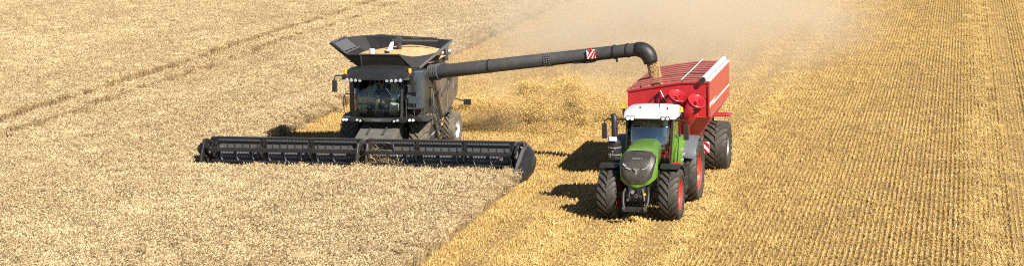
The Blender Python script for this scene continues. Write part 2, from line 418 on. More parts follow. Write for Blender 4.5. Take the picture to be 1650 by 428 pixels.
def straw_piece(B, x, y, sz):
    a = random.uniform(0, 6.28); L = random.uniform(0.04, 0.15)
    p = Vector((x, y, abs(random.gauss(0.01, sz)) + 0.008)); e = p + Vector((math.cos(a)*L, math.sin(a)*L, random.gauss(0, 0.35*L))); e.z = max(0.006, e.z)
    B.ribbon(p, e, 0.008, 0.007, min(1, max(0, random.gauss(0.85, 0.18))), a+1.57+random.gauss(0, 0.2))
def litter_patch(n, rad, height, mat='stubble'):
    B = Blades()
    for _ in range(n):
        r = rad*random.random()**0.8; a = random.uniform(0, 6.28); x, y = r*math.cos(a), r*math.sin(a)
        k = max(0, 1-r/rad); straw_piece(B, x, y, 0.01+height*k)
    return mesh_from('straw_litter', B.V, B.F, B.S, mat)
st_col = tuft_collection('stubble_tuft', [stubble_patch(random.uniform(0.9, 1.05), random.uniform(0.06, 0.2)) for _ in range(12)])
S6 = 6*ROW
gx = np.arange(HXL+0.5*S6, 24, S6); gy = np.arange(46, 172, S6)
X, Y = [q.ravel() for q in np.meshgrid(gx, gy)]
Y = Y + rng.uniform(-0.1, 0.1, X.size)
keep = (in_view(X, Y, 9)) & ((Y > CUTY+0.3) | (X > HXR+0.5*S6-0.3))
X, Y = X[keep], Y[keep]; n = X.size
idx = rng.integers(0, 12, n)
pts = np.stack([X, Y, np.zeros(n)], 1)
rot = np.stack([np.zeros(n), np.zeros(n), rng.choice([0, math.pi], n)], 1)
hz = 0.92 + 0.16*rng.random(n)
for lane in (-14.2, -11.8, -9.6, 2.7, 4.6): hz = np.where(np.abs(X-lane) < 0.5, hz*0.5, hz)
scl = np.stack([np.ones(n), np.full(n, 1.05), hz], 1)
s = scatter('stubble', pts, idx, rot, scl, st_col, 'stubble')
tag(s, 'golden wheat stubble standing in straight rows', kind='stuff')
# loose straw: thick on the fresh strips and along the windrows, thin on the old rows
lit_col = tuft_collection('straw_litter', [litter_patch(110, 0.5, 0.02) for _ in range(6)] + [litter_patch(230, 0.42, 0.05, 'litter') for _ in range(5)])
XX = rng.uniform(HXL, 20, 90000); YY = rng.uniform(46, 172, 90000)
def bump(x, c, w): return np.exp(-((x-c)/w)**2)
den = np.where(XX < -8.6, 0.045, 0.016)
for c_, w_, k_ in ((-8.75, 0.32, 0.65), (0.95, 0.60, 0.40), (-15.6, 0.35, 0.35), (-13.0, 0.30, 0.6), (-10.6, 0.32, 0.6), (-18.5, 0.8, 0.4), (-24.0, 1.4, 0.4), (3.9, 0.4, 0.25)):
    den += k_*bump(XX, c_, w_)
for c_ in (-14.2, -11.8, -9.6): den *= 1-0.95*bump(XX, c_, 0.4)
slow = np.sin(XX*0.45+1.3+0.6*np.sin(YY*0.11))*np.sin(YY*0.17+XX*0.2)+0.5*np.sin(YY*0.41+XX*0.9)
den += np.where(XX > -8.2, 0.05, 0.06)*np.clip(slow, -1, 1.5)
den = np.where((XX > 2.2) & (XX < 3.1), 0.03, den)
keep = in_view(XX, YY, 9) & (rng.random(XX.size) < den) & ((YY > CUTY+0.4) | (XX > HXR+0.2))
XX, YY = XX[keep], YY[keep]; n = XX.size
thick = (bump(XX, -8.75, 0.5) + bump(XX, 1.0, 0.6)*0.6 + 0.6*bump(XX, -13.0, 0.4) + 0.6*bump(XX, -10.6, 0.4) + 0.05*(XX < -8.6)) > rng.random(n)
idx = np.where(thick, rng.integers(6, 11, n), rng.integers(0, 6, n))
s = scatter('straw_litter', np.stack([XX, YY, np.zeros(n)], 1), idx, np.stack([np.zeros(n), np.zeros(n), rng.choice([0.0, math.pi], n)+rng.normal(0, 0.08, n)], 1), np.stack([rng.uniform(0.6, 1.0, n), rng.uniform(1.2, 2.6, n), rng.uniform(0.7, 1.2, n)], 1), lit_col, 'stubble')
tag(s, 'loose chopped straw strewn over the stubble', kind='stuff')

# ------------------------------------------------------------------ combine harvester (front towards the camera, -y)
CB = thing('combine_harvester', 'black combine harvester with open grain hopper and long unloading auger', 'combine harvester', (-22.4, 76.0, -0.02))
def rect_ring(y, x0, x1, z0, z1): return [(x0,y,z0),(x1,y,z0),(x1,y,z1),(x0,y,z1)]
# main hull: threshing body that narrows and rises to the tail
b = MB()
b.loft([rect_ring(-0.35,-1.55,1.58,1.55,3.55), rect_ring(0.1,-1.6,1.6,1.35,3.72), rect_ring(2.7,-1.6,1.6,1.45,3.72), rect_ring(4.2,-1.56,1.56,1.75,3.45), rect_ring(4.85,-1.45,1.45,2.0,3.1)])
b.build('body', 'blackdusty', CB, bevel=0.05)
t = MB(); t.loft([rect_ring(4.86,-1.1,1.1,1.7,2.9), rect_ring(5.6,-1.0,1.0,1.2,2.3), rect_ring(6.0,-0.95,0.95,0.95,1.7)]); t.build('straw_hood', 'blackdusty', CB, bevel=0.04)
c = MB(); c.box(-0.9,0.9,-0.6,4.4,0.75,1.5); c.build('chassis', 'steel', CB, bevel=0.03)
# side panels on both flanks, each a pressed door with a raised rib
for sx in (1, -1):
    x = 1.61*sx
    pan = [[(0.42,1.62),(1.75,1.62),(2.25,3.62),(0.42,3.62)],
           [(1.80,1.60),(2.75,1.66),(3.42,3.58),(2.30,3.62)],
           [(2.80,1.66),(3.75,1.86),(4.15,3.42),(3.47,3.58)],
           [(3.80,1.90),(4.55,2.12),(4.80,2.75),(4.55,3.22),(4.20,3.40)]]
    for i, poly in enumerate(pan):
        p = MB(); p.prism(poly, 'x', x, x+0.05*sx); po = p.build('side_panel', 'side', CB, bevel=0.015)
        y0, y1 = min(q[0] for q in poly), max(q[0] for q in poly)
        r = MB()
        if i < 3:
            r.prism([(y0+0.15,2.25+0.12*i),(y1-0.5,2.62+0.12*i),(y1-0.42,2.78+0.1*i),(y0+0.2,2.42+0.12*i)], 'x', x+0.052*sx, x+0.085*sx)
        else:
            r.prism([(4.0,2.3),(4.4,2.5),(4.44,2.6),(4.04,2.4)], 'x', x+0.052*sx, x+0.085*sx)
        r.build('pressed_rib', 'steel', po, bevel=0.01)
    l = MB(); l.prism([(0.45,1.5),(3.7,1.62),(3.7,1.72),(0.45,1.6)], 'x', x-0.01*sx, x+0.07*sx); l.build('sill_rail', 'steel', CB, bevel=0.01)
tm = Matrix.Translation((1.668, 1.25, 2.05)) @ Matrix.Rotation(R(90), 4, 'Z') @ Matrix.Rotation(R(90), 4, 'X') @ Matrix.Rotation(R(8), 4, 'Z')
lettering('IDEAL', 0.34, 'cream', CB, tm)
v = MB()
for k in range(7): v.box(1.665,1.69,3.0+k*0.07,3.04+k*0.07,2.9,3.3)
v.build('vent_grille', 'black', CB)
# blue grey block beside the cab
b = MB(); b.hexa([(1.0,-0.9,2.25),(1.60,-0.72,2.25),(1.60,-0.36,2.25),(1.0,-0.36,2.25),(1.0,-0.95,3.78),(1.62,-0.8,3.78),(1.62,-0.36,3.78),(1.0,-0.36,3.78)])
b.build('side_locker', 'blue', CB, bevel=0.04)
for z in (2.5, 2.95, 3.35):
    q = MB(); q.box(1.08,1.52,-0.99,-0.93,z,z+0.28); q.build('locker_panel', 'blue', CB, bevel=0.015)
# ---- cab
CX = -0.06
f = MB()
f.hexa([(CX-1.12,-1.28,2.0),(CX-0.94,-1.42,2.0),(CX-0.94,-1.1,2.0),(CX-1.12,-1.0,2.0),(CX-1.18,-1.2,3.62),(CX-1.0,-1.34,3.62),(CX-1.0,-1.05,3.62),(CX-1.18,-0.95,3.62)])
f.hexa([(CX+0.92,-1.42,2.0),(CX+1.0,-1.36,2.0),(CX+1.0,-1.26,2.0),(CX+0.92,-1.3,2.0),(CX+0.96,-1.34,3.62),(CX+1.04,-1.3,3.62),(CX+1.04,-1.2,3.62),(CX+0.96,-1.24,3.62)])
f.box(CX-1.2,CX-1.1,-0.4,-0.3,2.0,3.62); f.box(CX+1.1,CX+1.2,-0.4,-0.3,2.0,3.62)
f.box(CX-1.2,CX+1.2,-1.25,-0.36,1.9,2.0)
MB().box(CX-1.09,CX+1.09,-0.45,-0.37,2.01,3.6).build('rear_lining', 'trim', CB)
f.build('cab_frame', 'flat', CB, bevel=0.02)
def arc_pts(y0, bulge, hw, z, n=9): return [(CX+hw*(-1+2*k/(n-1)), y0-bulge*math.cos((-1+2*k/(n-1))*math.pi/2*0.9), z) for k in range(n)]
w = MB(); w.loft([arc_pts(-1.36,0.24,0.93,2.04), arc_pts(-1.38,0.26,0.95,2.7), arc_pts(-1.28,0.24,0.96,3.55)], False, False)
wo = w.build('windshield', 'glass', CB, 60); sm = wo.modifiers.new('thick', 'SOLIDIFY'); sm.thickness = 0.012
for sx in (-1, 1):
    w = MB(); w.slab([(CX+sx*1.02,-1.24,2.06),(CX+sx*1.16,-0.42,2.06),(CX+sx*1.16,-0.42,3.56),(CX+sx*1.07,-1.18,3.56)], 0.012); w.build('side_window', 'glass', CB)
# roof with a swept visor
def roof_ring(y, hw, z0, z1, crown=0.06):
    return [(CX-hw,y,z0),(CX-hw*0.5,y-0.06,z0),(CX,y-0.09,z0),(CX+hw*0.5,y-0.06,z0),(CX+hw,y,z0),(CX+hw*0.98,y+0.02,z1-0.05),(CX+hw*0.5,y-0.04,z1+crown*0.6),(CX,y-0.07,z1+crown),(CX-hw*0.5,y-0.04,z1+crown*0.6),(CX-hw*0.98,y+0.02,z1-0.05)]
r = MB(); r.loft([roof_ring(-1.78,1.22,3.54,3.61,0.02), roof_ring(-1.6,1.40,3.52,3.71), roof_ring(-1.0,1.42,3.56,3.86), roof_ring(-0.38,1.36,3.62,3.92)])
ro = r.build('cab_roof', 'black', CB, 35, bevel=0.015)
for sx in (-1, 1): MB().tube([(CX+sx*0.42,-1.8,3.66),(CX+sx*0.38,-1.4,3.83),(CX+sx*0.55,-0.6,3.93)], 0.012, 6).build('roof_seam', 'flat', ro)
for x in (-1.12,-0.94,-0.76,-0.58,0.52,0.70,0.88,1.06):
    l = MB(); l.rev([(0.001,-0.05),(0.055,-0.05),(0.075,0.0),(0.075,0.08),(0.001,0.08)], (CX+x,-1.77-0.02*(1-abs(x)),3.52), (0,1,0.1), 14); lo = l.build('work_light', 'dim', ro, 40)
for x, y in ((-1.30,-1.35),(1.30,-1.2)):
    l = MB(); l.tube([(CX+x,y,3.72),(CX+x,y,3.80)], 0.05, 10); l.tube([(CX+x,y,3.80),(CX+x,y,3.93)], [0.065,0.055], 12); l.build('beacon', 'amber', CB, 40)
# inside of the cab
s = MB(); s.box(CX-0.28,CX+0.28,-0.95,-0.45,2.30,2.5); s.box(CX-0.27,CX+0.27,-0.58,-0.44,2.5,3.2); s.box(CX-0.15,CX+0.15,-0.57,-0.46,3.2,3.42); s.build('seat', 'cabin', CB, bevel=0.04)
s = MB(); s.box(CX-0.86,CX-0.46,-1.35,-0.6,2.06,2.52); s.build('side_console', 'seat', CB, bevel=0.05)
s = MB(); s.box(CX+0.42,CX+0.86,-1.3,-0.5,2.06,2.55); s.build('side_console', 'seat', CB, bevel=0.05)
s = MB(); s.tube([(CX-0.12,-1.32,2.05),(CX-0.08,-1.22,2.45),(CX-0.03,-1.12,2.82)], [0.09,0.075,0.06], 12); so = s.build('steering_column', 'cream', CB, 40)
s = MB(); s.torus((CX-0.03,-1.1,2.86), (0,-0.5,1), 0.2, 0.018); s.tube([(CX-0.22,-1.1,2.86),(CX+0.16,-1.1,2.86)], 0.014, 6); s.build('steering_wheel', 'flat', so, 60)
s = MB(); s.slab([(CX+0.5,-1.1,2.65),(CX+0.78,-1.0,2.65),(CX+0.78,-0.98,2.9),(CX+0.5,-1.08,2.9)], 0.04); s.tube([(CX+0.64,-1.0,2.5),(CX+0.64,-1.02,2.7)], 0.02, 6); s.build('display_screen', 'teal', CB)
s = MB(); s.tube([(CX+0.30,-1.66,3.52),(CX+0.42,-1.62,3.2),(CX+0.62,-1.58,2.9)], 0.014, 6); s.tube([(CX+0.35,-1.64,3.4),(CX+0.72,-1.52,2.62)], 0.012, 6); s.build('wiper', 'flat', CB)
# mirrors
for sx, x0, x1 in ((-1,CX-1.3,CX-1.70),(1,CX+1.28,CX+1.52)):
    m = MB(); m.hexa([(x1-0.11,-1.62,3.02),(x1+0.11,-1.62,3.02),(x1+0.1,-1.5,3.02),(x1-0.1,-1.5,3.02),(x1-0.1,-1.6,3.5),(x1+0.1,-1.6,3.5),(x1+0.09,-1.5,3.5),(x1-0.09,-1.5,3.5)]); mo = m.build('mirror', 'flat', CB, bevel=0.035)
    m = MB(); m.tube([(x0,-1.35,3.66),(x1-0.02*sx,-1.5,3.66),(x1,-1.55,3.58),(x1,-1.55,3.4)], 0.03, 8); m.build('mirror_arm', 'flat', mo, 40)
# bumper under the cab with light clusters
b = MB(); b.prism([(-1.5,1.93),(-1.0,1.80),(-0.75,1.83),(-0.4,1.93),(0.4,1.94),(0.75,1.84),(1.0,1.81),(1.65,1.93),(1.65,2.02),(-1.5,2.02)], 'y', -1.62, -1.2); bo = b.build('bumper', 'black', CB, bevel=0.03)
b = MB(); b.prism([(-0.52,1.86),(0.52,1.86),(0.64,1.99),(-0.64,1.99)], 'y', -1.72, -1.625); b.build('bumper_fairing', 'steel', bo, bevel=0.02)
for x, z in ((-1.42,1.93),(-1.30,1.93),(-0.86,1.92),(-0.72,1.89),(0.66,1.89),(0.80,1.92),(1.30,1.94),(1.44,1.94)):
    l = MB(); l.rev([(0.001,-0.05),(0.035,-0.045),(0.05,0.0),(0.05,0.06),(0.001,0.06)], (x,-1.66,z), (0,1,0), 14); l.build('headlight', 'lit' if abs(x) > 1.2 else 'lens', bo, 40)
lettering('FENDT', 0.13, 'bright', bo, Matrix.Translation((0,-1.727,1.925)) @ Matrix.Rotation(R(90), 4, 'X'))
# platform, rails and ladder on the cab door side
p = MB(); p.box(1.05,1.95,-1.35,-0.2,1.86,1.93); p.build('platform', 'steel', CB, bevel=0.01)
r = MB()
r.tube([(1.10,-1.38,1.9),(1.10,-1.38,2.85),(1.72,-1.38,2.85),(1.72,-1.38,1.9)], 0.02, 8); r.tube([(1.10,-1.38,2.4),(1.72,-1.38,2.4)], 0.016, 6); r.tube([(1.42,-1.38,1.9),(1.42,-1.38,2.85)], 0.016, 6); r.build('handrail', 'steel', CB, 50)
r = MB(); r.tube([(CX-1.22,-1.3,2.1),(CX-1.42,-1.3,2.2),(CX-1.46,-1.3,2.7),(CX-1.36,-1.3,2.9),(CX-1.2,-1.3,2.92)], 0.02, 8); r.build('handrail', 'black', CB, 50)
def ladder_rail(x): return [(x,-0.25,2.95),(x+0.02,0.0,3.0),(x+0.05,0.15,2.85),(x+0.12,0.35,1.95),(x+0.2,0.75,0.85),(x+0.22,0.85,0.55)]
r = MB(); r.tube([(1.82,0.0,1.9),(1.83,0.02,2.75),(1.86,0.12,2.85),(1.92,0.3,2.7),(2.0,0.7,1.5)], 0.025, 8); r.build('handrail', 'blackdusty', CB, 50)
r = MB(); r.tube([(1.82,-0.5,1.9),(1.84,-0.45,2.3),(1.9,-0.3,2.35),(2.0,-0.1,1.9),(2.1,0.2,1.0)], 0.025, 8); r.build('handrail', 'blackdusty', CB, 50)
la = MB()
for yy in (-0.05, 0.55): la.bar((1.95,yy-0.3,1.9),(2.1,yy+0.1,0.55),0.04,0.09)
lo = la.build('ladder', 'blackdusty', CB)
for k in range(4):
    u = (k+0.5)/4; st = MB(); st.box(1.9+0.15*u,2.14+0.15*u,-0.3+0.4*u,0.22+0.4*u,1.78-1.2*u,1.82-1.2*u); st.build('ladder_step', 'steel', lo)
e = MB(); e.tube([(1.72,0.35,2.0),(1.72,0.35,2.5)], 0.12, 14); e.tube([(1.72,0.65,1.9),(1.72,0.65,2.2)], 0.1, 14); e.build('filter_canister', 'steel', CB, 40)
# feeder house down to the header
fh = MB(); fh.hexa([(-0.80,-2.62,0.45),(0.80,-2.62,0.45),(0.80,-0.6,1.2),(-0.80,-0.6,1.2),(-0.80,-2.62,1.15),(0.80,-2.62,1.15),(0.80,-0.6,1.88),(-0.80,-0.6,1.88)]); fo = fh.build('feeder_house', 'feeder', CB, bevel=0.03)
for x in (-0.35, 0.3):
    fh = MB(); fh.hexa([(x-0.03,-2.0,1.4),(x+0.03,-2.0,1.4),(x+0.03,-1.3,1.62),(x-0.03,-1.3,1.62),(x-0.03,-2.0,1.46),(x+0.03,-2.0,1.46),(x+0.03,-1.3,1.68),(x-0.03,-1.3,1.68)])
    fh.build('feeder_rib', 'steel', fo)
for sx in (-1, 1):
    h_ = MB(); h_.tube([(sx*0.95,-0.5,0.95),(sx*0.95,-1.6,0.85)], 0.06, 10); h_.tube([(sx*0.95,-1.6,0.85),(sx*0.9,-2.5,0.75)], 0.035, 10); h_.build('lift_cylinder', 'bright', CB, 40)
# wheels
for x, sd_ in ((-1.47,-1),(1.42,1)): make_wheel(CB, (x,0.0,1.0), 1.0, 0.78, 0.46, 22, 0.055, 'rubberdry', 'rimwhite', sd_)
for x, sd_ in ((-1.5,-1),(1.55,1)): make_wheel(CB, (x,4.05,0.74), 0.74, 0.52, 0.36, 20, 0.045, 'rubberdry', 'rimwhite', sd_)
a = MB(); a.tube([(-1.3,0,1.0),(1.3,0,1.0)], 0.2, 14); a.build('axle', 'steel', CB, 40); a = MB(); a.tube([(-1.4,4.05,0.74),(1.4,4.05,0.74)], 0.12, 12); a.box(-0.4,0.4,3.85,4.25,0.7,1.4); a.build('axle', 'steel', CB, 40)
# ---- grain hopper extensions
def flap(pts, name='hopper_flap', mat='black', t=0.035, parent=CB): return MB().slab(pts, t).build(name, mat, parent, bevel=0.008)
BL, BR, Yf, Yb, Zb = -1.25, 1.25, 0.0, 2.6, 3.8
ff = flap([(-1.06,-0.06,Zb),(1.02,-0.06,Zb),(0.55,-0.22,4.36),(-1.05,-0.22,4.36)])
q = MB(); q.bar((-1.06,-0.23,4.36),(0.56,-0.23,4.36),0.06,0.05); q.bar((0.56,-0.23,4.36),(1.05,-0.08,3.83),0.06,0.05,(0,1,0)); q.bar((-1.06,-0.23,4.36),(-1.07,-0.08,3.83),0.05,0.05,(0,1,0)); q.build('flap_frame', 'steel', ff)
lf = flap([(BL,0.1,Zb),(-2.62,0.55,4.70),(-2.55,2.55,4.75),(BL,2.55,Zb)])
q = MB()
for k in (0.0, 0.33, 0.66, 1.0):
    y = 0.7+k*1.7; q.bar((-1.95,y-0.1,4.32),(-2.52,y,4.73),0.05,0.05)
q.bar((-2.56,0.6,4.74),(-2.52,2.5,4.79),0.06,0.05); q.bar((-1.95,0.5,4.31),(-1.93,2.45,4.36),0.05,0.05); q.build('flap_frame', 'sheet', lf)
for k in range(3):
    y = 0.74+k*0.57; g_ = MB(); g_.slab([(-2.02,y-0.06,4.375),(-2.47,y,4.695),(-2.46,y+0.44,4.71),(-2.01,y+0.40,4.39)], 0.015); g_.build('flap_panel', 'sheet', lf)
rf = flap([(BR,0.1,Zb),(BR,2.55,Zb),(1.95,2.75,4.62),(2.42,1.0,4.78)])
q = MB(); q.bar((BR+0.02,0.08,Zb),(2.42,0.98,4.80),0.07,0.10); q.bar((2.42,0.98,4.79),(1.95,2.75,4.64),0.05,0.05); q.build('flap_frame', 'sheet', rf)
bf = flap([(-1.2,2.6,Zb),(-1.9,3.1,4.72),(-1.2,3.2,4.76),(-0.5,3.25,4.70),(0.3,3.25,4.62),(1.2,3.2,4.62),(1.9,2.8,4.62),(1.2,2.6,Zb)])
q = MB(); q.bar((-1.9,3.1,4.73),(-1.2,3.2,4.77),0.05,0.06); q.bar((-1.2,3.2,4.77),(-0.5,3.25,4.71),0.05,0.06); q.bar((-0.5,3.25,4.71),(1.2,3.2,4.63),0.05,0.06); q.build('flap_frame', 'steel', bf)
for pts in ([(-1.06,-0.05,Zb),(-1.05,-0.21,4.35),(-1.7,0.12,4.3),(-2.61,0.56,4.69),(BL,0.1,Zb)], [(1.02,-0.05,Zb),(0.56,-0.21,4.35),(1.0,0.12,4.24),(1.45,0.40,4.27),(1.85,0.58,4.36),(BR+0.05,0.1,Zb)],
            [(-2.55,2.55,4.74),(-1.9,3.1,4.77),(-1.2,2.6,Zb),(BL,2.55,Zb)], [(1.95,2.76,4.61),(1.9,2.8,4.65),(1.2,2.6,Zb),(BR,2.55,Zb)]):
    mb = MB(); c0 = sum((Vector(p) for p in pts), Vector())/len(pts)
    mb.add([c0]+pts, [(0,i+1,(i+1) % len(pts)+1) for i in range(len(pts))]); mo = mb.build('hopper_membrane', 'canvas', CB); mo.modifiers.new('thick', 'SOLIDIFY').thickness = 0.015
q = MB(); q.box(-1.35,1.35,-0.1,2.75,3.66,3.81); q.build('hopper_rim', 'black', CB, bevel=0.03)
q = MB(); q.tube([(-0.35,1.9,4.68),(1.5,2.2,4.64)], 0.05, 10); q.tube([(-0.05,1.9,4.3),(-0.05,1.75,4.72)], 0.10, 12); q.tube([(-0.05,1.68,4.72),(-0.05,1.92,4.72)], 0.13, 14); q.build('filling_auger', 'steel', CB, 40)
q = MB(); q.slab([(-0.42,1.3,4.32),(-0.18,1.3,4.36),(-0.16,1.5,4.68),(-0.3,1.5,4.66)], 0.03); q.build('level_sensor', 'white', CB, bevel=0.01); q = MB(); q.tube([(-1.02,1.2,4.2),(-1.02,1.2,4.42)], 0.12, 10); q.build('level_sensor', 'white', CB, bevel=0.01)
# engine bay fittings behind the hopper
q = MB()
for k in range(6): q.tube([(1.05+0.09*k,3.1+0.1*k,3.95+0.02*k),(1.1+0.09*k,3.1+0.1*k,3.95+0.02*k)], 0.17, 14)
q.tube([(1.0,3.05,3.94),(1.6,3.65,4.06)], 0.13, 12); q.build('air_cleaner', 'bright', CB, 40)
q = MB(); q.tube([(1.5,3.4,3.7),(1.52,3.4,4.2),(1.5,3.5,4.35)], 0.11, 12); q.build('exhaust_pipe', 'blackdusty', CB, 40)
q = MB(); q.box(-1.3,1.3,2.8,4.1,3.5,3.86); q.build('engine_deck', 'blackdusty', CB, bevel=0.05)
q = MB()
for k in range(6): q.box(1.30,1.62,0.55+k*0.16,0.63+k*0.16,3.72,3.8)
q.build('deck_grating', 'steel', CB)
# rear lamp bracket
q = MB(); q.tube([(1.5,4.7,1.95),(1.75,4.78,1.85),(2.0,4.85,1.80)], 0.03, 8); bo = q.build('lamp_bracket', 'black', CB, 40)
q = MB(); q.box(1.86,2.18,4.80,4.92,1.64,1.88); q.build('rear_lamp', 'flat', bo, bevel=0.02)
# ---- unloading auger
A0, A1 = Vector((1.70,0.5,3.56)), Vector((10.28,-1.2,4.74)); ad = (A1-A0).normalized()
ua = MB(); L = (A1-A0).length
ua.tube([A0, A0+ad*0.3, A0+ad*2.6, A0+ad*2.61, A0+ad*5.1, A0+ad*5.11, A1], [0.275,0.275,0.27,0.265,0.262,0.255,0.255], 32)
uo = ua.build('unloading_auger', 'steel', CB, 40)
q = MB()
for k in range(5): q.tube([A0+ad*(0.0+0.09*k-0.1), A0+ad*(0.05+0.09*k-0.1)], 0.33, 28)
q.build('pivot_rings', 'sheet', uo, 40)
q = MB(); q.tube([A0-Vector((0.25,0,0.55)), A0-Vector((0.22,0,0.2)), A0-Vector((0.1,0,0.02)), A0], 0.27, 20); q.build('pivot_elbow', 'blackdusty', uo, 40)
for dists in ((4.98,5.28),):
    q = MB(); q.tube([A0+ad*dists[0], A0+ad*dists[1]], 0.272, 32); jo = q.build('joint_band', 'steel', uo, 40)
    bm_ = MB(); sd1 = ad.cross(Vector((0,0,1))).normalized(); up1 = sd1.cross(ad)
    for dd in (dists[0]+0.05, (dists[0]+dists[1])/2, dists[1]-0.05):
        for k in range(20):
            a = k*math.pi/10; n_ = sd1*math.cos(a)+up1*math.sin(a); c_ = A0+ad*dd+n_*0.27
            bm_.tube([c_, c_+n_*0.022], 0.02, 6)
    bm_.build('band_bolts', 'bright', jo, kind='stuff')
for dd in (2.55, 7.9, 8.45):
    q = MB(); q.tube([A0+ad*dd, A0+ad*(dd+0.05)], 0.282, 32); q.build('clamp_ring', 'black', uo, 40)
sdn = Vector((0,-1,0))
pc = A0+ad*6.98+Vector((0,-0.275,0.03))
q = MB(); q.bar(pc+Vector((-0.17,0.0,0)), pc+Vector((0.17,0.0,0.03)), 0.03, 0.34); wp = q.build('warning_plate', 'white', uo)
for o_ in (-0.10, 0.07, 0.24):
    q = MB()
    P2 = [(-0.17+max(0,o_-0.07),-0.165+max(0,-o_+0.07)*0.0), ]
    poly = []
    for (x_, z_) in ((o_-0.17,-0.165),(o_-0.06,-0.165),(o_+0.17,0.165),(o_+0.06,0.165)): poly.append((max(-0.168,min(0.168,x_)), z_))
    q.prism([(pc.x+x_, pc.z+z_+0.01) for x_, z_ in poly], 'y', pc.y-0.023, pc.y-0.017); q.build('red_stripe', 'redlamp', wp)
q = MB(); q.tube([pc+Vector((-0.03,0.0,0.21)), pc+Vector((-0.03,-0.06,0.21))], 0.06, 12); q.build('marker_lamp', 'redlamp', wp, 40)
q = MB(); q.tube([pc+Vector((-0.75,0.16,-0.36)), pc+Vector((-0.2,0.14,-0.33)), pc+Vector((0.05,0.14,-0.30)), pc+Vector((0.25,0.2,-0.2))], 0.03, 8); q.build('cable_guide', 'flat', uo); q = MB(); q.tube([A0+ad*8.0+Vector((0,-0.05,-0.25)), A0+ad*8.02+Vector((0,-0.05,-0.4))], 0.035, 8); q.build('rope_hook', 'flat', uo)
# elbow spout: a fat bend to straight down, ribbed on its side
pth = []; rr = []
for k in range(11):
    a = k/10*R(80); pth.append(A1 + ad*(0.56*math.sin(a)) + Vector((0,0,-1))*(0.56*(1-math.cos(a)))); rr.append(0.262+0.03*math.sin(k/10*math.pi))
pth.append(pth[-1]+(pth[-1]-pth[-2]).normalized()*0.12); rr.append(0.25)
q = MB(); q.tube(pth, rr, 28, False); eo = q.build('spout_elbow', 'flat', uo, 50); eo.modifiers.new('thick', 'SOLIDIFY').thickness = -0.02
q = MB(); q.tube([p + Vector((0,-0.2,0))+ (Vector((10.28,-1.2,4.2))-p)*0.18 for p in pth[1:-1]], 0.075, 10); q.build('elbow_rib', 'flat', eo, 50)
MOUTH = pth[-1] + Vector((-22.4,76.0,0))

# ------------------------------------------------------------------ header with reel
HD = thing('harvester_header', 'wide black cutting header with two reels in front of the combine', 'header', (-22.3, 73.3, 0.06))
XL, XR = -6.45, 6.05
q = MB(); q.box(XL,XR,-0.12,0.12,1.10,1.27); q.build('top_beam', 'sheet', HD, bevel=0.03)
q = MB(); q.prism([(-0.02,0.25),(-0.02,1.09),(0.06,1.09),(0.06,0.22),(-1.35,0.10),(-1.35,0.14),(-0.4,0.16)], 'x', XL, -0.85); q.build('back_sheet', 'sheet', HD)
q = MB(); q.prism([(-0.02,0.25),(-0.02,1.09),(0.06,1.09),(0.06,0.22),(-1.35,0.10),(-1.35,0.14),(-0.4,0.16)], 'x', 0.85, XR); q.build('back_sheet', 'sheet', HD)
q = MB(); q.prism([(-1.35,0.10),(-1.35,0.14),(0.06,0.20),(0.06,0.16)], 'x', -0.845, 0.845); q.build('floor_sheet', 'sheet', HD)
for k in range(40):                                    # pressed vertical ribs on the back sheet
    x = XL+0.15+k*(XR-XL-0.3)/39
    if abs(x) < 0.9: continue
    q = MB(); q.box(x-0.015,x+0.015,-0.05,-0.022,0.4,1.08); q.build('sheet_rib', 'steel', HD)
q = MB(); q.box(XL,XR,-1.52,-1.30,0.09,0.15); q.build('knife_bar', 'steel', HD)
kg = MB()
for k in range(150):
    x = XL+0.05+k*(XR-XL-0.1)/149; kg.hexa([(x-0.02,-1.52,0.1),(x+0.02,-1.52,0.1),(x+0.02,-1.4,0.1),(x-0.02,-1.4,0.1),(x-0.004,-1.66,0.12),(x+0.004,-1.66,0.12),(x+0.02,-1.4,0.13),(x-0.02,-1.4,0.13)])
kg.build('knife_guards', 'steel', HD, kind='stuff')
# intake auger with opposed flights
q = MB(); q.tube([(XL+0.1,-0.48,0.57),(XR-0.1,-0.48,0.57)], 0.20, 24); io = q.build('intake_auger', 'sheet', HD, 40)
def flight(x0, x1, hand):
    mb = MB(); turns = abs(x1-x0)/0.66; n = int(turns*20); ring = []
    for k in range(n+1):
        a = hand*2*math.pi*turns*k/n; x = x0+(x1-x0)*k/n; c_, s_ = math.cos(a), math.sin(a)
        ring.append([(x-0.008,-0.48+0.19*c_,0.57+0.19*s_),(x-0.008,-0.48+0.39*c_,0.57+0.39*s_),(x+0.008,-0.48+0.39*c_,0.57+0.39*s_),(x+0.008,-0.48+0.19*c_,0.57+0.19*s_)])
    return mb.loft(ring)
for a_, b_, h_ in ((XL+0.15,-0.75,1),(XR-0.15,0.75,-1)): flight(a_, b_, h_).build('auger_flight', 'bright', io, 30)
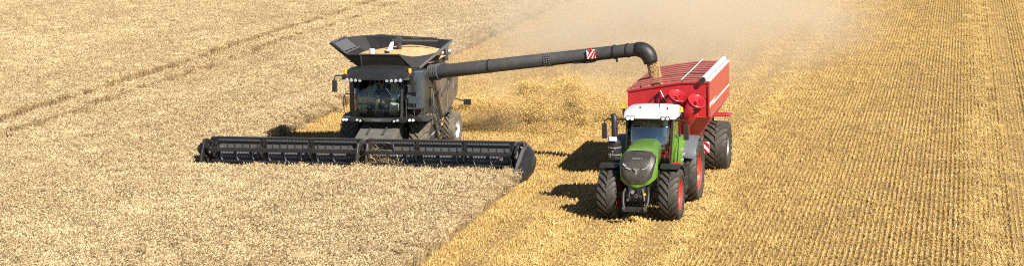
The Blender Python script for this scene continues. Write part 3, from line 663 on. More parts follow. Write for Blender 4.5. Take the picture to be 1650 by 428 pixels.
# two reels
RC, RRD = (-1.0, 0.93), 0.52
for x0, x1 in ((XL+0.28,-0.22),(0.12,XR-0.25)):
    rl = MB(); rl.tube([(x0,RC[0],RC[1]),(x1,RC[0],RC[1])], 0.075, 14); ro = rl.build('reel', 'black', HD, 40)
    ang = [R(8+60*k) for k in range(6)]
    for a in ang:
        y, z = RC[0]-RRD*math.cos(a), RC[1]+RRD*math.sin(a)
        tb = MB(); tb.tube([(x0-0.02,y,z),(x1+0.02,y,z)], 0.034, 8); tb.build('tine_bar', 'black', ro, 40)
    ti = MB()
    for a in ang:
        y, z = RC[0]-RRD*math.cos(a), RC[1]+RRD*math.sin(a); n_ = int((x1-x0)/0.115)
        for k in range(n_):
            x = x0+0.06+k*0.115; ti.bar((x,y,z-0.02),(x,y+0.05,z-0.20),0.012,0.012); ti.box(x-0.02,x+0.02,y-0.045,y+0.045,z-0.045,z+0.045)
    ti.build('reel_tines', 'flat', ro, kind='stuff')
    for k in range(4):
        x = x0+0.03+(x1-x0-0.06)*k/3; sp = MB()
        for a in ang:
            y, z = RC[0]-RRD*math.cos(a), RC[1]+RRD*math.sin(a); sp.bar((x,RC[0],RC[1]),(x,y,z),0.03,0.07,(1,0,0))
        hexp = [(RC[0]-0.44*math.cos(a), RC[1]+0.44*math.sin(a)) for a in ang]
        for i in range(6):
            p_, q_ = hexp[i], hexp[(i+1) % 6]; sp.bar((x,p_[0],p_[1]),(x,q_[0],q_[1]),0.03,0.05,(1,0,0))
        sp.rev([(0.15,-0.03),(0.15,0.03),(0.001,0.03),(0.001,-0.03)], (x,RC[0],RC[1]), (1,0,0), 18)
        sp.build('reel_spider', 'black', ro)
    cb = MB()                                          # the broad batten along the middle of the reel
    cb.bar((x0,RC[0]-RRD-0.02,RC[1]+0.06),(x1,RC[0]-RRD-0.02,RC[1]+0.06),0.03,0.10); cb.build('reel_batten', 'black', ro)
for x in (XL+0.08, -0.05, XR-0.10):                    # arms that carry the reels
    am = MB(); am.bar((x,0.05,1.22),(x,-0.7,1.28),0.10,0.14); am.bar((x,-0.7,1.28),(x,-1.3,0.98),0.09,0.14); ao = am.build('reel_arm', 'black', HD, bevel=0.01)
    hc = MB(); hc.tube([(x+0.1,0.0,0.8),(x+0.1,-0.6,1.15)], 0.035, 8); hc.tube([(x-0.02,-1.0,0.93),(x+0.02,-1.0,0.93)], 0.2, 18); hc.build('lift_cylinder', 'bright', ao, 40)
    if abs(x) < 1:
        hc = MB(); hc.prism([(-1.62,0.5),(-1.5,0.95),(-1.3,1.3),(-0.7,1.36),(-0.6,1.0),(-0.9,0.55)], 'x', x-0.20, x-0.13); hc.prism([(-1.62,0.5),(-1.5,0.95),(-1.3,1.3),(-0.7,1.36),(-0.6,1.0),(-0.9,0.55)], 'x', x+0.17, x+0.24); hc.build('drive_shield', 'blackdusty', ao, bevel=0.015)
# end sheets, left drive and divider points
for sx, x in ((-1,XL-0.05),(1,XR+0.05)):
    es = MB(); es.prism([(0.12,0.15),(0.12,1.2),(-0.25,1.32),(-0.6,1.0),(-0.95,0.62),(-1.65,0.30),(-1.75,0.12)], 'x', x-0.03, x+0.03); es.build('end_sheet', 'blackdusty', HD, bevel=0.01)
dl = MB(); dl.tube([(XL-0.32,-0.95,0.92),(XL-0.05,-0.95,0.92)], 0.24, 20); dl.tube([(XL-0.42,-0.95,0.92),(XL-0.32,-0.95,0.92)], [0.13,0.2], 16); dl.build('drive_hub', 'black', HD, 40)
dl = MB(); dl.prism([(-0.45,1.2),(-0.75,1.3),(-1.05,1.36),(-1.2,1.2),(-1.45,0.85),(-1.62,0.45),(-1.4,0.4),(-1.1,0.7),(-0.8,1.05),(-0.5,1.1)], 'x', XL-0.16, XL-0.06); dl.build('drive_shield', 'black', HD, bevel=0.02)
dl = MB(); dl.loft([[(XL-0.2,-1.6,0.15),(XL+0.0,-1.6,0.15),(XL+0.0,-1.6,0.5),(XL-0.2,-1.6,0.45)], [(XL-0.12,-2.35,0.12),(XL-0.06,-2.35,0.12),(XL-0.06,-2.35,0.18),(XL-0.12,-2.35,0.18)]]); dl.build('crop_divider', 'black', HD, bevel=0.02)
dv = MB(); rings = []
for y, x0_, x1_, z0, z1 in ((0.10,6.10,6.42,0.62,1.10),(-0.25,6.09,6.56,0.38,1.12),(-0.7,6.08,6.60,0.22,0.98),(-1.2,6.08,6.55,0.12,0.76),(-1.7,6.08,6.44,0.08,0.54),(-2.2,6.08,6.36,0.08,0.36),(-2.75,6.08,6.18,0.08,0.16)):
    rings.append([(x0_,y,z0),(x1_-0.05,y,z0),(x1_,y,(z0*2+z1)/3),(x1_-0.10,y,z0+(z1-z0)*0.75),(x0_+0.12,y,z1),(x0_,y,z1)])
dv.loft(rings); dvo = dv.build('crop_divider', 'black', HD, 40)
rd = MB(); rd.bar((6.13,0.1,1.13),(6.13,-0.7,1.05),0.14,0.03); rd.bar((6.13,-0.7,1.05),(6.12,-1.7,0.61),0.13,0.03); rd.bar((6.12,-1.7,0.61),(6.10,-2.7,0.19),0.09,0.03); rd.build('divider_cap', 'sheet', dvo)
# crop lodged on the header around the feeder mouth
B = Blades()
for _ in range(2200):
    x = random.gauss(0.35, 0.5); y = random.uniform(-1.3,-0.1); z = 0.2+abs(random.gauss(0, 0.35)); a = random.uniform(0, 6.28); L = random.uniform(0.15, 0.5)
    if z > 1.25: continue
    B.ribbon((x,y,z),(x+L*math.cos(a),min(-0.1,y+L*math.sin(a)*0.4),max(0.15,z+random.gauss(0,0.12))),0.007,0.007,random.uniform(0.3,1))
o = bpy.data.objects.new('cut_crop', mesh_from('cut_crop', B.V, B.F, B.S, 'wheat')); col.objects.link(o); o.location = (-22.3,73.3,0)
tag(o, 'tangle of cut wheat lying at the middle of the header', kind='stuff')

# ------------------------------------------------------------------ tractor
TR = thing('tractor', 'green and black tractor with white cab roof and red wheel rims', 'tractor', (-10.52, 67.5, -0.03), R(-1.2))
FY, RY = -1.72, 1.72
def hood_ring(y, ht, hw, z0, z1):
    """cross-section: narrow crown, wide shoulder, tucked in below"""
    return [(-hw*0.62,y,z0),(hw*0.62,y,z0),(hw*0.92,y,z0+(z1-z0)*0.35),(hw,y,z0+(z1-z0)*0.62),(hw*0.96,y,z0+(z1-z0)*0.84),(ht,y,z1-0.012),(ht*0.5,y,z1+0.01),(-ht*0.5,y,z1+0.01),(-ht,y,z1-0.012),(-hw*0.96,y,z0+(z1-z0)*0.84),(-hw,y,z0+(z1-z0)*0.62),(-hw*0.92,y,z0+(z1-z0)*0.35)]
h = MB(); h.loft([hood_ring(-0.22,0.30,0.46,1.45,2.52), hood_ring(-0.9,0.35,0.52,1.40,2.52), hood_ring(-1.5,0.40,0.58,1.36,2.48), hood_ring(-2.0,0.44,0.61,1.34,2.38)])
ho = h.build('hood', 'green', TR, 22)
g_ = MB(); g_.loft([hood_ring(-2.005,0.435,0.60,1.35,2.375), hood_ring(-2.25,0.46,0.605,1.34,2.28), hood_ring(-2.48,0.42,0.55,1.34,2.05), hood_ring(-2.60,0.34,0.44,1.35,1.80), hood_ring(-2.655,0.22,0.28,1.37,1.6)])
go = g_.build('grille', 'blackdusty', ho, 26)
def strip(pts, w, d, name, mat, parent):
    mb = MB()
    for a, b in zip(pts[:-1], pts[1:]): mb.bar(a, b, w, d)
    return mb.build(name, mat, parent)
for sx in (-1, 1):
    ck = MB(); ring = []
    for y, x, z, wz in ((-1.95,0.60,1.95,0.36),(-2.2,0.61,1.80,0.26),(-2.42,0.55,1.62,0.15),(-2.55,0.38,1.43,0.075),(-2.61,0.2,1.34,0.055),(-2.63,0.0,1.29,0.05)):
        ring.append([(sx*x,y-0.02,z-wz),(sx*(x+0.03),y,z-wz),(sx*(x+0.03),y,z+wz),(sx*x,y-0.02,z+wz)])
    ck.loft(ring); ck.build('hood_cheek', 'green', ho, 50)
    hl = MB(); hl.prism([(sx*0.20,1.845),(sx*0.36,1.90),(sx*0.355,1.925),(sx*0.20,1.875)], 'y', -2.60, -2.40); hl.build('headlight', 'lens', go)
    hl = MB(); hl.prism([(sx*0.36,1.93),(sx*0.47,1.99),(sx*0.47,2.04),(sx*0.36,1.98)], 'y', -2.53, -2.35); hl.build('side_light', 'dim', go)
for k in range(9):
    z = 1.50+k*0.04; hw = 0.22+0.012*k
    q = MB(); q.bar((-hw,-2.625+0.012*k,z),(hw,-2.625+0.012*k,z),0.02,0.012); q.build('grille_bar', 'steel', go)
q = MB(); q.prism([(-0.02,1.60),(0.02,1.60),(0.03,1.82),(0.10,1.87),(0.10,1.90),(0.0,1.86),(-0.10,1.90),(-0.10,1.87),(-0.03,1.82)], 'y', -2.635, -2.52); q.build('emblem', 'bright', go)
lettering('FENDT', 0.11, 'bright', go, Matrix.Translation((0,-2.39,2.19)) @ Matrix.Rotation(R(45), 4, 'X'))
q = MB(); q.tube([(-0.34,-2.02,2.37),(-0.2,-2.05,2.40),(0.2,-2.05,2.40),(0.34,-2.02,2.37)], 0.012, 6); q.build('hood_seam', 'flat', ho)
# chassis, axle, linkage
q = MB(); q.box(-0.36,0.36,-2.3,2.2,0.72,1.42); q.build('chassis', 'flat', TR, bevel=0.03)
q = MB(); q.bar((-0.95,FY,0.86),(0.95,FY,0.86),0.26,0.24); q.build('front_axle', 'steel', TR, bevel=0.03)
q = MB(); q.tube([(-1.1,RY,1.08),(1.1,RY,1.08)], 0.2, 14); q.build('rear_axle', 'steel', TR, 40)
q = MB(); q.box(-0.30,0.30,-2.62,-2.25,0.78,1.34); lk = q.build('front_linkage', 'flat', TR, bevel=0.03)
for sx in (-1, 1):
    q = MB(); q.tube([(sx*0.36,-2.45,1.22),(sx*0.43,-2.68,1.08),(sx*0.42,-2.82,0.78),(sx*0.36,-2.95,0.58)], [0.045,0.05,0.055,0.05], 10); q.build('lift_arm', 'flat', lk, 50)
    q = MB(); q.tube([(sx*0.2,-2.6,1.2),(sx*0.3,-2.72,0.8)], 0.05, 10); q.build('lift_ram', 'steel', lk, 50)
    q = MB(); q.rev([(0.05,-0.05),(0.09,-0.05),(0.09,0.05),(0.05,0.05)], (sx*0.36,-2.97,0.58), (1,0,0), 14, True); q.build('lift_hook', 'steel', lk, 40)
q = MB(); q.bar((-0.34,-2.86,0.55),(0.34,-2.86,0.55),0.14,0.16); q.build('cross_bar', 'flat', lk, bevel=0.02)
for i, (x, z, r_) in enumerate(((-0.12,1.1,0.06),(0.08,1.16,0.05),(0.0,0.98,0.07),(0.16,0.95,0.05))):
    q = MB(); q.tube([(x,-2.6,z),(x,-2.70,z)], r_, 10); q.build('hydraulic_coupler', 'steel' if i % 2 else 'bright', lk, 40)
for i, (x0, x1) in enumerate(((-0.15,-0.25),(0.05,0.2),(0.12,-0.1))):
    q = MB(); q.tube([(x0,-2.66,1.25),(x0*1.5,-2.78,1.1),(x1,-2.76,0.95),(x1,-2.66,0.8)], 0.02, 6); q.build('hydraulic_hose', 'flat', lk)
q = MB(); q.box(0.26,0.33,-2.72,-2.66,1.0,1.07); q.build('yellow_cap', 'yellow', lk)
# wheels and fenders
for sx in (-1, 1):
    make_wheel(TR, (sx*1.06,FY,0.88), 0.88, 0.66, 0.53, 20, 0.06, 'rubber', 'rimred', sx, 'rimred')
    make_wheel(TR, (sx*1.17,RY,1.09), 1.09, 0.72, 0.66, 22, 0.065, 'rubber', 'rimred', sx, 'rimred')
    fe = MB(); rg = []
    for k in range(9):
        a = R(20+k*16.25); yy = FY-1.0*math.cos(a); zz = 0.88+1.0*math.sin(a); rg.append([(sx*0.72,yy,zz),(sx*1.38,yy,zz-0.02),(sx*1.38,yy*1.0,zz+0.02),(sx*0.72,yy,zz+0.04)])
    fe.loft(rg[3:]); fe.build('front_fender', 'flat', TR, 60)
    fe = MB(); rg = []
    for k in range(9):
        a = R(34+k*14.25); yy = RY-1.26*math.cos(a); zz = 1.09+1.24*math.sin(a); rg.append([(sx*1.08,yy,zz-0.05),(sx*1.46,yy,zz-0.10),(sx*1.50,yy,zz-0.03),(sx*1.40,yy,zz+0.03),(sx*1.08,yy,zz+0.045)])
    fe.loft(rg); fe.build('rear_fender', 'fender', TR, 50)
    fe = MB(); fe.loft([[(sx*0.78,RY-1.28*math.cos(R(q_)),1.09+1.23*math.sin(R(q_))-0.03),(sx*1.075,RY-1.28*math.cos(R(q_)),1.09+1.23*math.sin(R(q_))-0.05),(sx*1.075,RY-1.28*math.cos(R(q_)),1.09+1.23*math.sin(R(q_))+0.05),(sx*0.78,RY-1.28*math.cos(R(q_)),1.09+1.23*math.sin(R(q_))+0.06)] for q_ in range(18,150,12)]); fe.build('fender_inner', 'green', TR, 50)
    fe = MB(); fe.prism([(RY-1.22,1.25),(RY-0.98,1.85),(RY-0.55,2.22),(RY+0.3,2.32),(RY+0.3,1.3)], 'x', sx*0.76, sx*0.80); fe.build('fender_side', 'green', TR)
# cab
f = MB()
def post(x0, y0, z0, x1, y1, z1, w=0.07, d=0.09): return MB().bar((x0,y0,z0),(x1,y1,z1),w,d)
for sx in (-1, 1):
    post(sx*0.72,-0.05,1.55,sx*0.80,0.10,3.2,0.06,0.08).build('front_pillar', 'flat', TR)
    post(sx*0.775,-0.02,1.55,sx*0.855,0.13,3.2,0.03,0.06).build('pillar_trim', 'green', TR)
    post(sx*0.80,1.55,2.2,sx*0.78,1.45,3.2,0.09,0.12).build('rear_pillar', 'flat', TR)
    w = MB(); w.slab([(sx*0.76,0.02,1.55),(sx*0.82,1.5,2.2),(sx*0.80,1.42,3.16),(sx*0.82,0.14,3.16)], 0.012); w.build('side_window', 'glassblue', TR)
def tarc(y0, bul, hw, z, n=9): return [(hw*(-1+2*k/(n-1)), y0-bul*math.cos((-1+2*k/(n-1))*math.pi/2*0.9), z) for k in range(n)]
w = MB(); w.loft([tarc(-0.12,0.20,0.69,1.6), tarc(-0.04,0.20,0.73,2.4), tarc(0.04,0.19,0.75,2.8), tarc(0.14,0.18,0.77,3.15)], False, False); wo = w.build('windshield', 'glassblue', TR, 60); wo.modifiers.new('thick', 'SOLIDIFY').thickness = 0.012
w = MB(); w.slab([(-0.75,1.58,2.2),(0.75,1.58,2.2),(0.73,1.48,3.15),(-0.73,1.48,3.15)], 0.012); w.build('rear_window', 'glassblue', TR)
q = MB(); q.box(-0.8,0.8,0.0,1.6,1.42,1.56); q.build('cab_floor', 'flat', TR)
def rring(y, hw, z0, z1): return [(-hw,y,z0),(-hw*0.4,y-0.05,z0),(hw*0.4,y-0.05,z0),(hw,y,z0),(hw*1.0,y,z1-0.1),(hw*0.88,y,z1-0.02),(hw*0.4,y-0.03,z1+0.02),(-hw*0.4,y-0.03,z1+0.02),(-hw*0.88,y,z1-0.02),(-hw*1.0,y,z1-0.1)]
r = MB(); r.loft([rring(-0.24,0.72,3.24,3.32), rring(-0.18,0.86,3.20,3.42), rring(0.1,0.90,3.18,3.50), rring(0.8,0.92,3.18,3.54), rring(1.5,0.90,3.20,3.50), rring(1.72,0.80,3.26,3.40)])
ro = r.build('cab_roof', 'white', TR, 50)
for x in (-0.70,-0.55,0.52,0.68):
    l = MB(); l.rev([(0.001,-0.07),(0.05,-0.065),(0.07,-0.02),(0.075,0.06),(0.001,0.06)], (x,-0.27,3.24), (0,1,0), 14); lo = l.build('work_light', 'lit' if x < 0 else 'lens', ro, 40)
    q = MB(); q.rev([(0.078,-0.02),(0.09,-0.02),(0.09,0.09),(0.001,0.09)], (x,-0.27,3.24), (0,1,0), 14); q.build('light_housing', 'flat', lo, 40)
for i, (x, y) in enumerate(((-0.35,0.2),(0.3,0.35),(0.62,0.1))):
    q = MB(); q.tube([(x,y,3.5),(x,y,3.58 if i != 1 else 4.0)], 0.012 if i == 1 else 0.03, 8); q.build('antenna', 'flat', ro)
q = MB(); q.tube([(0.98,0.9,3.15),(0.98,0.9,3.32)], 0.03, 8); bo = q.build('beacon', 'flat', TR); q = MB(); q.tube([(0.98,0.9,3.32),(0.98,0.9,3.48)], [0.07,0.055], 12); q.build('beacon_lens', 'amber', bo, 40)
s = MB(); s.box(-0.26,0.26,0.75,1.25,1.95,2.1); s.box(-0.25,0.25,1.15,1.28,2.1,2.75); s.box(-0.15,0.15,1.16,1.26,2.75,3.0); s.build('seat', 'cabin', TR, bevel=0.04)
s = MB(); s.hexa([(-0.22,0.05,1.6),(0.22,0.05,1.6),(0.2,0.35,1.6),(-0.2,0.35,1.6),(-0.2,0.02,2.3),(0.2,0.02,2.3),(0.18,0.32,2.42),(-0.18,0.32,2.42)]); s.build('dashboard', 'teal', TR, bevel=0.05)
s = MB(); s.torus((0,0.42,2.5), (0,-0.55,1), 0.21, 0.02); s.tube([(-0.2,0.42,2.5),(0.2,0.42,2.5)], 0.015, 6); s.tube([(0,0.25,2.32),(0,0.42,2.5)], 0.03, 8); s.build('steering_wheel', 'teal', TR, 60)
s = MB(); s.box(0.34,0.56,0.5,1.2,2.1,2.26); s.build('armrest', 'cabin', TR, bevel=0.03)
s = MB(); s.slab([(0.36,0.42,2.28),(0.62,0.5,2.28),(0.62,0.48,2.5),(0.36,0.40,2.5)], 0.03); s.build('display_screen', 'teal', TR)
# mirrors
for sx, x1 in ((-1,-1.60),(1,1.28)):
    m = MB(); m.hexa([(x1-0.10,0.02,2.46),(x1+0.10,0.02,2.46),(x1+0.09,0.12,2.46),(x1-0.09,0.12,2.46),(x1-0.09,0.04,3.0),(x1+0.09,0.04,3.0),(x1+0.08,0.12,3.0),(x1-0.08,0.12,3.0)]); mo = m.build('mirror', 'flat', TR, bevel=0.03)
    m = MB(); m.tube([(sx*0.82,0.15,3.12),(x1-sx*0.1,0.12,3.14),(x1,0.1,3.10),(x1,0.1,2.9)], 0.025, 8); m.build('mirror_arm', 'flat', mo, 40)
# exhaust tower on the image-left side, steps and tank on the other
q = MB(); q.tube([(-1.24,0.05,1.75),(-1.24,0.05,2.35)], 0.23, 18); q.tube([(-1.24,0.05,2.35),(-1.24,0.05,2.45)], [0.22,0.13], 18); eo = q.build('exhaust_tower', 'flat', TR, 40)
q = MB(); q.tube([(-1.24,0.05,2.45),(-1.24,0.05,3.05),(-1.25,0.08,3.18),(-1.30,0.16,3.28)], [0.115,0.11,0.11,0.10], 14); q.build('exhaust_pipe', 'flat', eo, 50)
for z in (1.9, 2.15): 
    q = MB(); q.tube([(-1.24,0.05,z),(-1.24,0.05,z+0.04)], 0.24, 18); q.build('clamp_band', 'bright', eo, 40)
q = MB(); q.box(-1.42,-1.12,-0.22,-0.19,2.42,2.56); po = q.build('number_plate', 'plate', TR); q = MB(); q.box(-1.42,-1.38,-0.225,-0.221,2.42,2.56); q.build('plate_band', 'blue', po)
for i in range(3):
    q = MB(); q.tube([(-1.36+0.08*i,-0.19,1.85+0.12*i),(-1.34+0.08*i,-0.24,1.97+0.1*i)], 0.03, 8); q.build('valve', 'bright', TR, 40)
q = MB(); q.box(-1.3,-0.7,-0.5,1.0,0.75,1.6); q.build('battery_box', 'flat', TR, bevel=0.04)
q = MB(); q.box(0.62,1.30,-0.45,0.85,0.7,1.5); q.build('fuel_tank', 'flat', TR, bevel=0.06)
for k in range(3):
    q = MB(); q.box(0.85,1.35,-0.55+0.05*k,-0.2+0.05*k,0.55+0.33*k,0.6+0.33*k); q.build('step', 'steel', TR)
q = MB(); q.tube([(0.95,0.0,1.6),(1.0,-0.02,2.1),(1.02,0.05,2.5),(0.9,0.1,2.6)], 0.02, 8); q.build('handrail', 'flat', TR, 50)
q = MB(); q.box(0.84,1.12,-0.30,-0.14,1.62,1.72); q.build('red_cover', 'red', TR, bevel=0.02)
for i, z in enumerate((1.75, 1.95, 2.12)):
    q = MB(); q.tube([(1.12+0.05*(i % 2),0.2,z),(1.12+0.05*(i % 2),0.12,z)], 0.05, 10); q.build('side_lamp', 'lens', TR, 40)
q = MB(); q.bar((0,2.1,0.85),(0,3.1,0.72),0.2,0.16); q.build('hitch', 'steel', TR)

# ------------------------------------------------------------------ grain cart
GC = thing('grain_cart', 'red grain cart with open top hitched behind the tractor', 'grain cart', (-10.57, 75.6, -0.03))
YF, YR, XW = -3.1, 3.3, 1.52
ZL, ZRi, ZR, ZM = 3.47, 3.80, 3.83, 2.55
def xz_top(x): return ZL + (ZRi-ZL)*(x+XW)/(0.48+XW) if x < 0.48 else ZRi + (ZR-ZRi)*(x-0.48)/(XW-0.48)
q = MB(); q.prism([(-XW,ZM),(XW,ZM),(XW,ZR),(0.48,ZRi),(-XW,ZL)], 'y', YF, YF+0.05); fo = q.build('front_wall', 'red', GC)
q = MB(); q.add([(-XW,YF,ZM-0.003),(XW,YF,ZM-0.003),(0.75,YF+1.5,1.25),(-0.75,YF+1.5,1.25)], [(0,1,2,3)]); o = q.build('front_slope', 'red', GC); o.modifiers.new('thick', 'SOLIDIFY').thickness = 0.04
q = MB(); q.prism([(-XW,ZM),(XW,ZM),(XW,ZR),(0.48,ZRi),(-XW,ZL)], 'y', YR-0.05, YR); q.build('rear_wall', 'reddust', GC)
q = MB(); q.box(XW-0.05,XW,YF+0.055,YR-0.055,ZM,ZR); sr = q.build('side_wall', 'redside', GC)
q = MB(); q.box(-XW,-XW+0.05,YF+0.055,YR-0.055,ZM,ZL); q.build('side_wall', 'reddust', GC)
for sx in (-1, 1):
    q = MB(); q.add([(sx*XW,YF,ZM-0.005),(sx*XW,YR,ZM-0.005),(sx*0.72,YR-1.5,1.25),(sx*0.72,YF+1.5,1.25)], [(0,1,2,3)]); o = q.build('hopper_slope', 'redside' if sx > 0 else 'red', GC); o.modifiers.new('thick', 'SOLIDIFY').thickness = 0.04
q = MB(); q.add([(-XW,YR,ZM-0.004),(XW,YR,ZM-0.004),(0.75,YR-1.5,1.25),(-0.75,YR-1.5,1.25)], [(0,1,2,3)]); o = q.build('rear_slope', 'reddust', GC); o.modifiers.new('thick', 'SOLIDIFY').thickness = 0.04
q = MB(); q.box(-0.75,0.75,YF+1.5,YR-1.5,1.15,1.25); q.build('hopper_floor', 'red', GC)
# frame round the rim
for a, b in (((-XW-0.01,YF-0.02,ZL),(0.48,YF-0.02,ZRi)),((0.48,YF-0.02,ZRi),(XW+0.01,YF-0.02,ZR))): MB().bar(a, b, 0.07, 0.06).build('rim_rail', 'red', GC)
MB().bar((-XW-0.02,YF,ZL),(-XW-0.02,YR,ZL),0.08,0.08).build('rim_rail', 'reddust', GC)
MB().bar((-XW-0.01,YR,ZL),(0.48,YR,ZRi),0.07,0.06).build('rim_rail', 'reddust', GC); MB().bar((0.48,YR,ZRi),(XW,YR,ZR),0.07,0.06).build('rim_rail', 'reddust', GC)
for x in (-XW+0.02, XW-0.02): MB().bar((x,YF-0.03,ZM-0.02),(x,YF-0.03,xz_top(x)-0.06),0.06,0.05,(0,1,0)).build('corner_post', 'red', GC)
for k in range(9):                                      # bows across the open top
    y = YF+0.45+k*0.69; q = MB(); q.tube([(-XW-0.06,y,ZL+0.0),(-XW+0.1,y,ZL+0.10),(-0.5,y,ZL+0.27),(0.48,y,ZRi+0.06),(XW-0.3,y,ZR+0.02)], 0.03, 8); q.build('roof_bow', 'reddust', GC, 50)
q = MB(); q.tube([(0.48,YF+0.1,ZRi+0.10),(0.48,YR-0.1,ZRi+0.12)], 0.022, 8); q.build('ridge_cable', 'white', GC)
q = MB(); q.tube([(XW-0.22,YF-0.12,ZR+0.10),(XW-0.22,YR+0.05,ZR+0.10)], 0.105, 18); to = q.build('rolled_tarp', 'white', GC, 40)
for y0, y1 in ((YF-0.22,YF-0.125),(YR+0.055,YR+0.15)):
    q = MB(); q.tube([(XW-0.22,y0,ZR+0.10),(XW-0.22,y1,ZR+0.10)], 0.10, 16); q.build('end_cap', 'flat', to, 40)
q = MB(); q.box(XW-0.11,XW+0.02,YF+0.02,YR,ZR+0.003,ZR+0.05); q.build('rim_cover', 'white', GC)
# stripe with a swoosh on the right side
q = MB(); q.prism([(YF+0.85,2.86),(YR-0.08,2.86),(YR-0.08,2.95),(YF+1.1,2.95)], 'x', XW+0.002, XW+0.008); q.build('side_stripe', 'white', GC)
q = MB(); q.prism([(YF+0.06,2.86),(YF+0.7,2.92),(YF+2.0,3.06),(YF+1.1,3.04),(YF+0.06,3.04)], 'x', XW+0.002, XW+0.008); q.build('side_mark', 'white', GC)
# front fittings: triangular brace, hose, sight window
for a, b in (((-0.95,YF-0.05,2.86),(-0.42,YF-0.05,3.36)),((-0.42,YF-0.05,3.36),(-0.42,YF-0.05,2.86)),((-0.42,YF-0.05,2.88),(-0.95,YF-0.05,2.88))): MB().bar(a, b, 0.05, 0.05, (0,1,0)).build('brace', 'black', GC)
q = MB(); q.tube([(-0.30,YF-0.06,3.50),(-0.2,YF-0.1,3.3),(-0.05,YF-0.12,3.12),(0.12,YF-0.12,3.05)], 0.025, 8); q.build('hose', 'bright', GC, 50)
q = MB(); q.box(-0.16,0.14,YF-0.03,YF-0.005,2.6,3.05); q.build('sight_window', 'plastic_tube', GC)
q = MB(); q.tube([(-0.12,YF-0.5,1.55),(-0.1,YF-0.5,2.0),(-0.05,YF-0.5,2.5)], 0.11, 14); q.build('spout', 'plastic_tube', GC, 50)
# the folded unloading auger: two tubes whose flanged ends face up and forward
for a, b, rad in (((-0.30,-2.75,2.15),(0.36,-3.45,3.36),0.27),((0.38,-2.75,1.95),(1.10,-3.52,3.18),0.29)):
    a, b = Vector(a), Vector(b); d = (b-a).normalized()
    q = MB(); q.tube([a, b], rad, 24, False); ao = q.build('unloading_tube', 'red', GC, 40); ao.modifiers.new('thick', 'SOLIDIFY').thickness = 0.02
    q = MB(); q.torus(b, d, rad+0.03, 0.035, 32, 8); q.build('flange', 'red', ao, 50)
    q = MB(); u = d.orthogonal().normalized(); v_ = d.cross(u); c_ = b-d*0.03
    for k in range(3):
        an = k*2.094+0.4; q.bar(c_, c_+(u*math.cos(an)+v_*math.sin(an))*rad, 0.05, 0.03)
    q.rev([(0.001,-0.08),(0.07,-0.08),(0.07,0.03),(0.001,0.03)], c_, d, 14); q.build('bearing_spokes', 'red', ao, 40)
    q = MB(); q.tube([a+d*0.2, b-d*0.06], 0.05, 10); q.build('auger_shaft', 'steel', ao, 40)
q = MB(); q.bar((0.62,YF-0.42,3.28),(0.84,YF-0.44,3.22),0.10,0.22); q.build('hinge_plate', 'red', GC)
q = MB(); q.tube([(0.25,-3.3,2.0),(0.55,-3.5,2.9)], 0.045, 10); q.build('fold_ram', 'steel', GC, 40)
for x in (0.05, 0.75): MB().bar((x,-3.0,1.1),(x,-3.25,2.55),0.10,0.12).build('front_stay', 'red', GC)
for sx, x in ((-1,-1.68),):
    q = MB(); q.bar((x,YF-0.02,2.55),(x,YF-0.02,2.95),0.10,0.10); so = q.build('marker_lamp_post', 'black', GC); q = MB(); q.box(x-0.06,x+0.06,YF-0.10,YF-0.07,2.82,2.98); q.build('marker_lamp', 'amber', so)
# chassis, drawbar, axle, wheels
for x in (-0.55, 0.55): MB().bar((x,-2.7,1.03),(x,3.0,1.03),0.16,0.24).build('frame_beam', 'red', GC)
q = MB(); q.loft([[(-0.62,-2.4,0.92),(0.62,-2.4,0.92),(0.62,-2.4,1.14),(-0.62,-2.4,1.14)],[(-0.12,-4.9,0.66),(0.12,-4.9,0.66),(0.12,-4.9,0.84),(-0.12,-4.9,0.84)]]); q.build('drawbar', 'red', GC, bevel=0.02)
q = MB(); q.tube([(-1.3,0,0.95),(1.3,0,0.95)], 0.14, 12); q.build('axle', 'red', GC, 40)
for sx in (-1, 1): make_wheel(GC, (sx*1.44,0,0.96), 0.96, 0.92, 0.44, 20, 0.06, 'rubber', 'rimgrey', sx)
for sx in (-1, 1):
    q = MB(); q.box(sx*1.62,sx*1.56,-0.1,0.9,2.08,2.13); q = MB(); q.box(min(sx*1.0,sx*1.92),max(sx*1.0,sx*1.92),0.15,0.95,2.06,2.11); fo2 = q.build('wheel_guard', 'red', GC, bevel=0.01)
    MB().bar((sx*1.2,0.6,1.1),(sx*1.2,0.6,2.055),0.06,0.06).build('guard_bracket', 'red', fo2)
for sx in (-1, 1):
    x = sx*1.18; q = MB(); q.box(x-0.21,x+0.21,-2.14,-2.11,1.02,1.44); wb = q.build('warning_board', 'white', GC)
    for o_ in (-0.30, 0.0, 0.30):
        P = []
        for xx, zz in ((-0.21+o_+0.0,-0.21),(-0.21+o_+0.15,-0.21),(0.21+o_+0.15,0.21),(0.21+o_,0.21)): P.append((xx, zz))
        # clip the slanted band to the board
        def clip(P, ax, lim, sgn):
            out = []
            for i in range(len(P)):
                a, b = P[i], P[(i+1) % len(P)]; ia, ib = sgn*a[ax] <= sgn*lim, sgn*b[ax] <= sgn*lim
                if ia: out.append(a)
                if ia != ib:
                    t_ = (lim-a[ax])/(b[ax]-a[ax]); out.append((a[0]+t_*(b[0]-a[0]), a[1]+t_*(b[1]-a[1])))
            return out
        P = clip(clip(P, 0, 0.208, 1), 0, -0.208, -1)
        if len(P) > 2: MB().prism([(x-sx*p_[0], 1.23+p_[1]) for p_ in P], 'y', -2.146, -2.141).build('red_stripe', 'red', wb)
    MB().bar((x,-2.10,1.1),(sx*0.55,-2.10,1.05),0.05,0.06).build('board_arm', 'red', wb)

